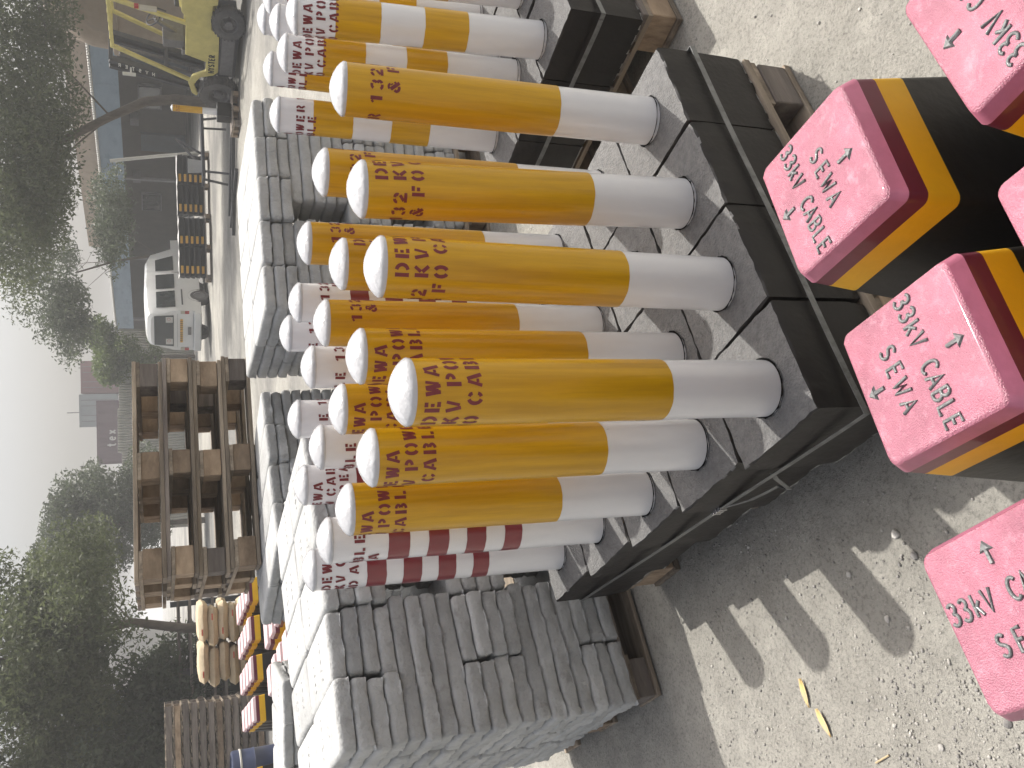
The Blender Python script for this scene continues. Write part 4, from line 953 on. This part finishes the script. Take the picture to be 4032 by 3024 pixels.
# ------------------------------------------------------------------ trees
def tree(name, base, trunk_pts, crown, leafm, nleaf, lsize, label, seed, clump=.35, tr=.12, nl=60, lim=16, group='trees round the yard'):
    rg = np.random.RandomState(seed); root = thing(name, label, 'tree', base, 0, group)
    mb = MB(); pts = [Vector(p) for p in trunk_pts]; mb.tube(pts, [tr*(1-.6*i/(len(pts)-1)) for i in range(len(pts))], 10)
    ends = []; r2 = random.Random(seed)
    for c_ in range(nl):
        e = r2.choice(crown); cx, cy, cz, rx, ry, rz_ = e
        while True:
            q = Vector((r2.uniform(-1, 1), r2.uniform(-1, 1), r2.uniform(-1, 1)))
            if q.length < 1: break
        q = q*(.55+.45*r2.random()) if r2.random() < .5 else q.normalized()*r2.uniform(.6, 1.0)
        en = Vector((cx+q.x*rx, cy+q.y*ry, cz+q.z*rz_)); ends.append(en)
    for i, en in enumerate(ends):
        k = min(len(pts)-1, max(1, int(len(pts)*r2.uniform(.45, 1)))); s_ = pts[k]
        mid = s_.lerp(en, .5)+Vector((r2.uniform(-.2, .2), r2.uniform(-.2, .2), r2.uniform(0, .3)))
        if i < lim: mb.tube([s_, s_.lerp(en, .3)+Vector((0, 0, r2.uniform(-.05, .2))), mid, en], [tr*.17, tr*.12, tr*.08, tr*.02], 5, caps=False)
    mb.build('trunk', 'bark', root, True)
    E_ = np.array([[e.x, e.y, e.z] for e in ends]); cs = clump*rg.uniform(.5, 1.3, len(ends))
    wts = cs**2.2; wts /= wts.sum()
    idx = rg.choice(len(ends), nleaf, p=wts)
    d_ = rg.normal(size=(nleaf, 3)); d_ /= np.linalg.norm(d_, axis=1)[:, None]; rad = rg.rand(nleaf)**.45
    C_ = E_[idx]+d_*(rad*cs[idx])[:, None]*np.array([1.15, 1.15, .75])
    C_[:, 2] = np.maximum(C_[:, 2], .15)
    a_ = rg.normal(size=(nleaf, 3)); a_ /= np.linalg.norm(a_, axis=1)[:, None]; b2 = np.cross(a_, rg.normal(size=(nleaf, 3))); b2 /= np.linalg.norm(b2, axis=1)[:, None]
    s_ = lsize*rg.uniform(.55, 1.35, nleaf)
    A_ = a_*s_[:, None]; B_ = b2*(s_*.38)[:, None]
    V_ = np.stack([C_-A_, C_+B_, C_+A_, C_-B_], 1).reshape(-1, 3)*K
    F_ = np.arange(nleaf*4).reshape(-1, 4)
    o = npmesh('crown', V_, F_, leafm); o.parent = root
    return root
T1 = [(0, 0, 0), (.05, .05, .7), (-.02, .1, 1.2), (-.30, .2, 1.75), (-.75, .3, 2.5), (-1.25, .4, 3.3), (-1.5, .4, 4.0)]
tree('shade_tree', (4.95, 16.0, 0), T1, [(-1.0, -.2, 3.5, 1.9, 1.7, 1.0), (.2, 0, 4.0, 1.7, 1.6, 1.3), (1.6, 0, 3.6, 1.6, 1.6, 1.3), (-2.3, .6, 3.2, 1.35, 1.3, .75), (-.6, .1, 5.0, 2.4, 1.8, 1.0), (1.8, .2, 4.8, 1.5, 1.6, 1.1), (-.2, -.3, 2.75, 1.3, 1.2, .55), (1.1, -.2, 2.75, 1.1, 1.2, .6), (-1.3, .2, 2.9, 1.1, 1, .6)], 'leaf', 76000, .043, 'spreading leafy tree leaning over the shed and forklift', 3, .40, .10, 560, lim=7)
tree('hanging_branch_tree', (3.2, 22.5, 0), [(0, 0, 0), (.05, 0, 1.0), (-.1, .1, 1.9), (-.4, .2, 2.8)], [(.9, 0, 2.0, 1.2, 1.0, .4), (-.7, .3, 3.3, 1.5, 1.3, .75), (-1.5, .4, 2.95, .9, .8, .4)], 'leaf2', 17000, .05, 'smaller drooping tree whose twigs hang before the blue fascia', 9, .36, .045, 160, lim=5)
tree('bushy_tree', (1.02, 27.8, 0), [(0, 0, 0), (.0, 0, 1.0), (.05, 0, 2.2)], [(0, 0, 1.75, .75, .6, .8), (.35, 0, 2.5, .6, .5, .5), (-.3, 0, 2.35, .45, .4, .4)], 'leaf3', 16000, .055, 'bright green bushy tree by the left end of the shed', 5, .28, .06, 90)
TL = [(0, 0, 0), (.0, 0, .8), (.15, .1, 1.5), (.05, .2, 2.2), (-.25, .3, 3.0), (-.2, .3, 3.8)]
tree('acacia_tree', (-3.45, 13.6, 0), TL, [(.45, 0, 2.3, 1.35, 1.1, .8), (.0, 0, 3.2, 1.5, 1.2, .75), (-1.2, .2, 3.3, 1.5, 1.3, .9), (-1.9, .2, 2.3, 1.3, 1.2, .8), (-2.6, 0, 3.6, 1.2, 1.2, .8), (-.6, .2, 2.4, 1.2, 1, .8)], 'leaf', 88000, .038, 'large fine leaved tree left of centre with branches showing against the sky', 13, .38, .08, 420, lim=40)
tree('dense_tree', (-3.35, 24.0, 0), [(0, 0, 0), (.0, 0, 1.0), (.1, 0, 2.4)], [(.5, 0, 1.8, 1.2, 1, 1.2), (.25, 0, 3.0, .9, .8, .7), (-.7, 0, 2.9, 1.2, 1.0, 1.1), (-1.4, 0, 3.2, 1.2, 1.0, 1.0)], 'leaf2', 60000, .055, 'dense dark green tree beyond the pallets, left of the fence', 17, .46, .08, 150)
tree('shrub_tree', (-6.0, 13.2, 0), [(0, 0, 0), (.0, 0, .8), (.1, 0, 1.8)], [(0, 0, 1.0, 1.3, .8, 1.0), (1.5, .9, .9, .7, .6, .8), (-.3, 0, 2.2, 1.5, .9, .8), (1.0, .3, 1.5, .7, .6, .9), (-.2, 0, 3.6, 1.6, 1.0, 1.0)], 'leaf2', 70000, .05, 'dark tree behind the tall pallet pile at the lower left corner', 23, .46, .08, 180)
tag(MB().box((-5.9, 14.6, .7), (2.6, .15, 1.4)).build('shade_net', 'netting'), 'dark green shade net hanging behind the tall pallet pile', 'net')  # flat dark backdrop added in place of dark foliage

# ------------------------------------------------------------------ small debris on the ground
def rocks(nm, N_, region, smin, smax, seed):
    rg = np.random.RandomState(seed)
    ico = bmesh.new(); bmesh.ops.create_icosphere(ico, subdivisions=1, radius=1); iv = np.array([v.co[:] for v in ico.verts]); if_ = np.array([[v.index for v in f.verts] for f in ico.faces]); ico.free()
    x = []; y = []
    for (x0, x1, y0, y1, fr) in region:
        m_ = int(N_*fr); x.append(rg.uniform(x0, x1, m_)); y.append(rg.uniform(y0, y1, m_))
    x = np.concatenate(x); y = np.concatenate(y); m_ = len(x); s_ = smin*(smax/smin)**(rg.rand(m_)**2.6)
    z = gheight(x, y)+s_*.25
    sc = s_[:, None]*rg.uniform(.6, 1.3, (m_, 3))*np.array([1, 1, .7]); an = rg.uniform(0, 6.28, m_)
    V_ = iv[None]*sc[:, None, :]*(1+rg.uniform(-.18, .18, (m_, len(iv), 1)))
    ca, sa = np.cos(an)[:, None], np.sin(an)[:, None]
    V_ = np.stack([V_[..., 0]*ca-V_[..., 1]*sa, V_[..., 0]*sa+V_[..., 1]*ca, V_[..., 2]], -1)+np.stack([x, y, z], -1)[:, None]
    F_ = (if_[None]+(np.arange(m_)*len(iv))[:, None, None]).reshape(-1, 3)
    return npmesh(nm, V_.reshape(-1, 3)*K, F_, 'stone')
tag(rocks('gravel', 26000, [(-1.6, 1.6, .5, 3.2, .30), (-1.4, -.3, .7, 1.7, .35), (-.95, -.45, .7, 1.15, .22), (-5, 5, 3, 9, .13)], .0005, .0040, 1), 'fine grey grit and small stones scattered over the sandy ground', 'gravel', kind='stuff')
spots = [(-.52, .93, .011), (-.60, 1.05, .010), (-.66, .97, .014), (-.45, .86, .009), (-.72, .92, .012), (-.40, 1.02, .008), (-.58, .80, .011), (-.30, 1.10, .012), (-.27, 1.14, .014), (-.8, 1.2, .010), (.55, 1.05, .009), (.42, .93, .008), (-.36, 1.25, .010), (-.42, 1.16, .010)]
SLAB_L = ['grey stone beside the light stripes of shadow', 'round stone near the lower edge', 'largest pale stone by the broken plank', 'small stone near the pink marker corner', 'stone at the far lower edge', 'pebble in the shadow of a post', 'stone close to the pink marker side', 'twin stone in the pallet shadow, smaller', 'twin stone in the pallet shadow, larger', 'stone beside the slab stack shadow', 'pebble on the bright sand at top', 'pebble near the top marker', 'stone between two post shadows', 'stone inside the bright patch of sand']
for (x, y, s), lb in zip(spots, SLAB_L):
    s *= .62
    rg = random.Random(int(x*1000)); bm = bmesh.new(); bmesh.ops.create_icosphere(bm, subdivisions=2, radius=s*K)
    for v in bm.verts: v.co *= rg.uniform(.82, 1.12); v.co.z *= .62
    me = bpy.data.meshes.new('stone'); bm.to_mesh(me); bm.free(); me.materials.append(M['stone']); o = bpy.data.objects.new('stone', me); COL.objects.link(o)
    put(o, (x, y, gz(x, y)+s*.3), rg.uniform(0, 6)); tag(o, lb, 'stone', 'loose stones on the sandy ground')
def stickm(a_, b_, r, lb):
    tag(MB().tube([(*a_, gz(*a_)+r*1.2), ((a_[0]+b_[0])/2, (a_[1]+b_[1])/2, gz(*a_)+r*1.6), (*b_, gz(*b_)+r*1.2)], r, 6).build('stick', 'stick', smooth=True), lb, 'stick', 'dry sticks on the ground')
stickm((-.735, 1.22), (-.70, 1.13), .0022, 'thin tan stick with a pale tip lying on the sand')
stickm((-.655, 1.16), (-.680, 1.19), .0018, 'short tan twig beside the longer stick')
pl = MB(); pl.box((0, 0, 0), (.075, .022, .012)); o = pl.build('wood_scrap', 'wood_blk', bevel=.002); put(o, (-.70, .845, gz(-.70, .845)+.008), R_(75)); tag(o, 'broken pale wood scrap near the bottom edge', 'wood scrap')
for k, (x, y, a_, lb) in enumerate(((-.640, 1.36, .4, 'dry yellow leaf curled on the sand, farther of two'), (-.675, 1.30, .7, 'dry yellow leaf curled on the sand, nearer of two'))):
    mb = MB(); n_ = 8
    for i in range(n_+1):
        u = i/n_; w_ = .006*math.sin(math.pi*u)+.0004; mb.v += [(u*.055, -w_, .004+.006*u*(1-u)), (u*.055, 0, .0015+.004*u), (u*.055, w_, .005+.005*u)]
    for i in range(n_):
        for q in (0, 1): a0 = 3*i+q; mb.f.append((a0, a0+3, a0+4, a0+1)); mb.m.append(0)
    o = mb.build('dry_leaf', 'dryleaf', smooth=True); sm = o.modifiers.new('s', 'SOLIDIFY'); sm.thickness = .0006; put(o, (x, y, gz(x, y)), a_); tag(o, lb, 'leaf', 'dry leaves on the sand')
hz_ = bpy.data.materials.new('haze_air'); hz_.use_nodes = True; t = hz_.node_tree; t.nodes.clear(); pv = t.nodes.new('ShaderNodeVolumePrincipled'); pv.inputs['Density'].default_value = HAZE; pv.inputs['Color'].default_value = (.93, .94, .95, 1); pv.inputs['Anisotropy'].default_value = .3
ou = t.nodes.new('ShaderNodeOutputMaterial'); t.links.new(pv.outputs[0], ou.inputs['Volume']); M['haze'] = hz_
tag(MB().box((0, 1.3, 3.0), (1030, 1030, 8.0)).build('haze', 'haze'), kind='stuff')
print('slabs', nslab, 'objects', len(bpy.data.objects))
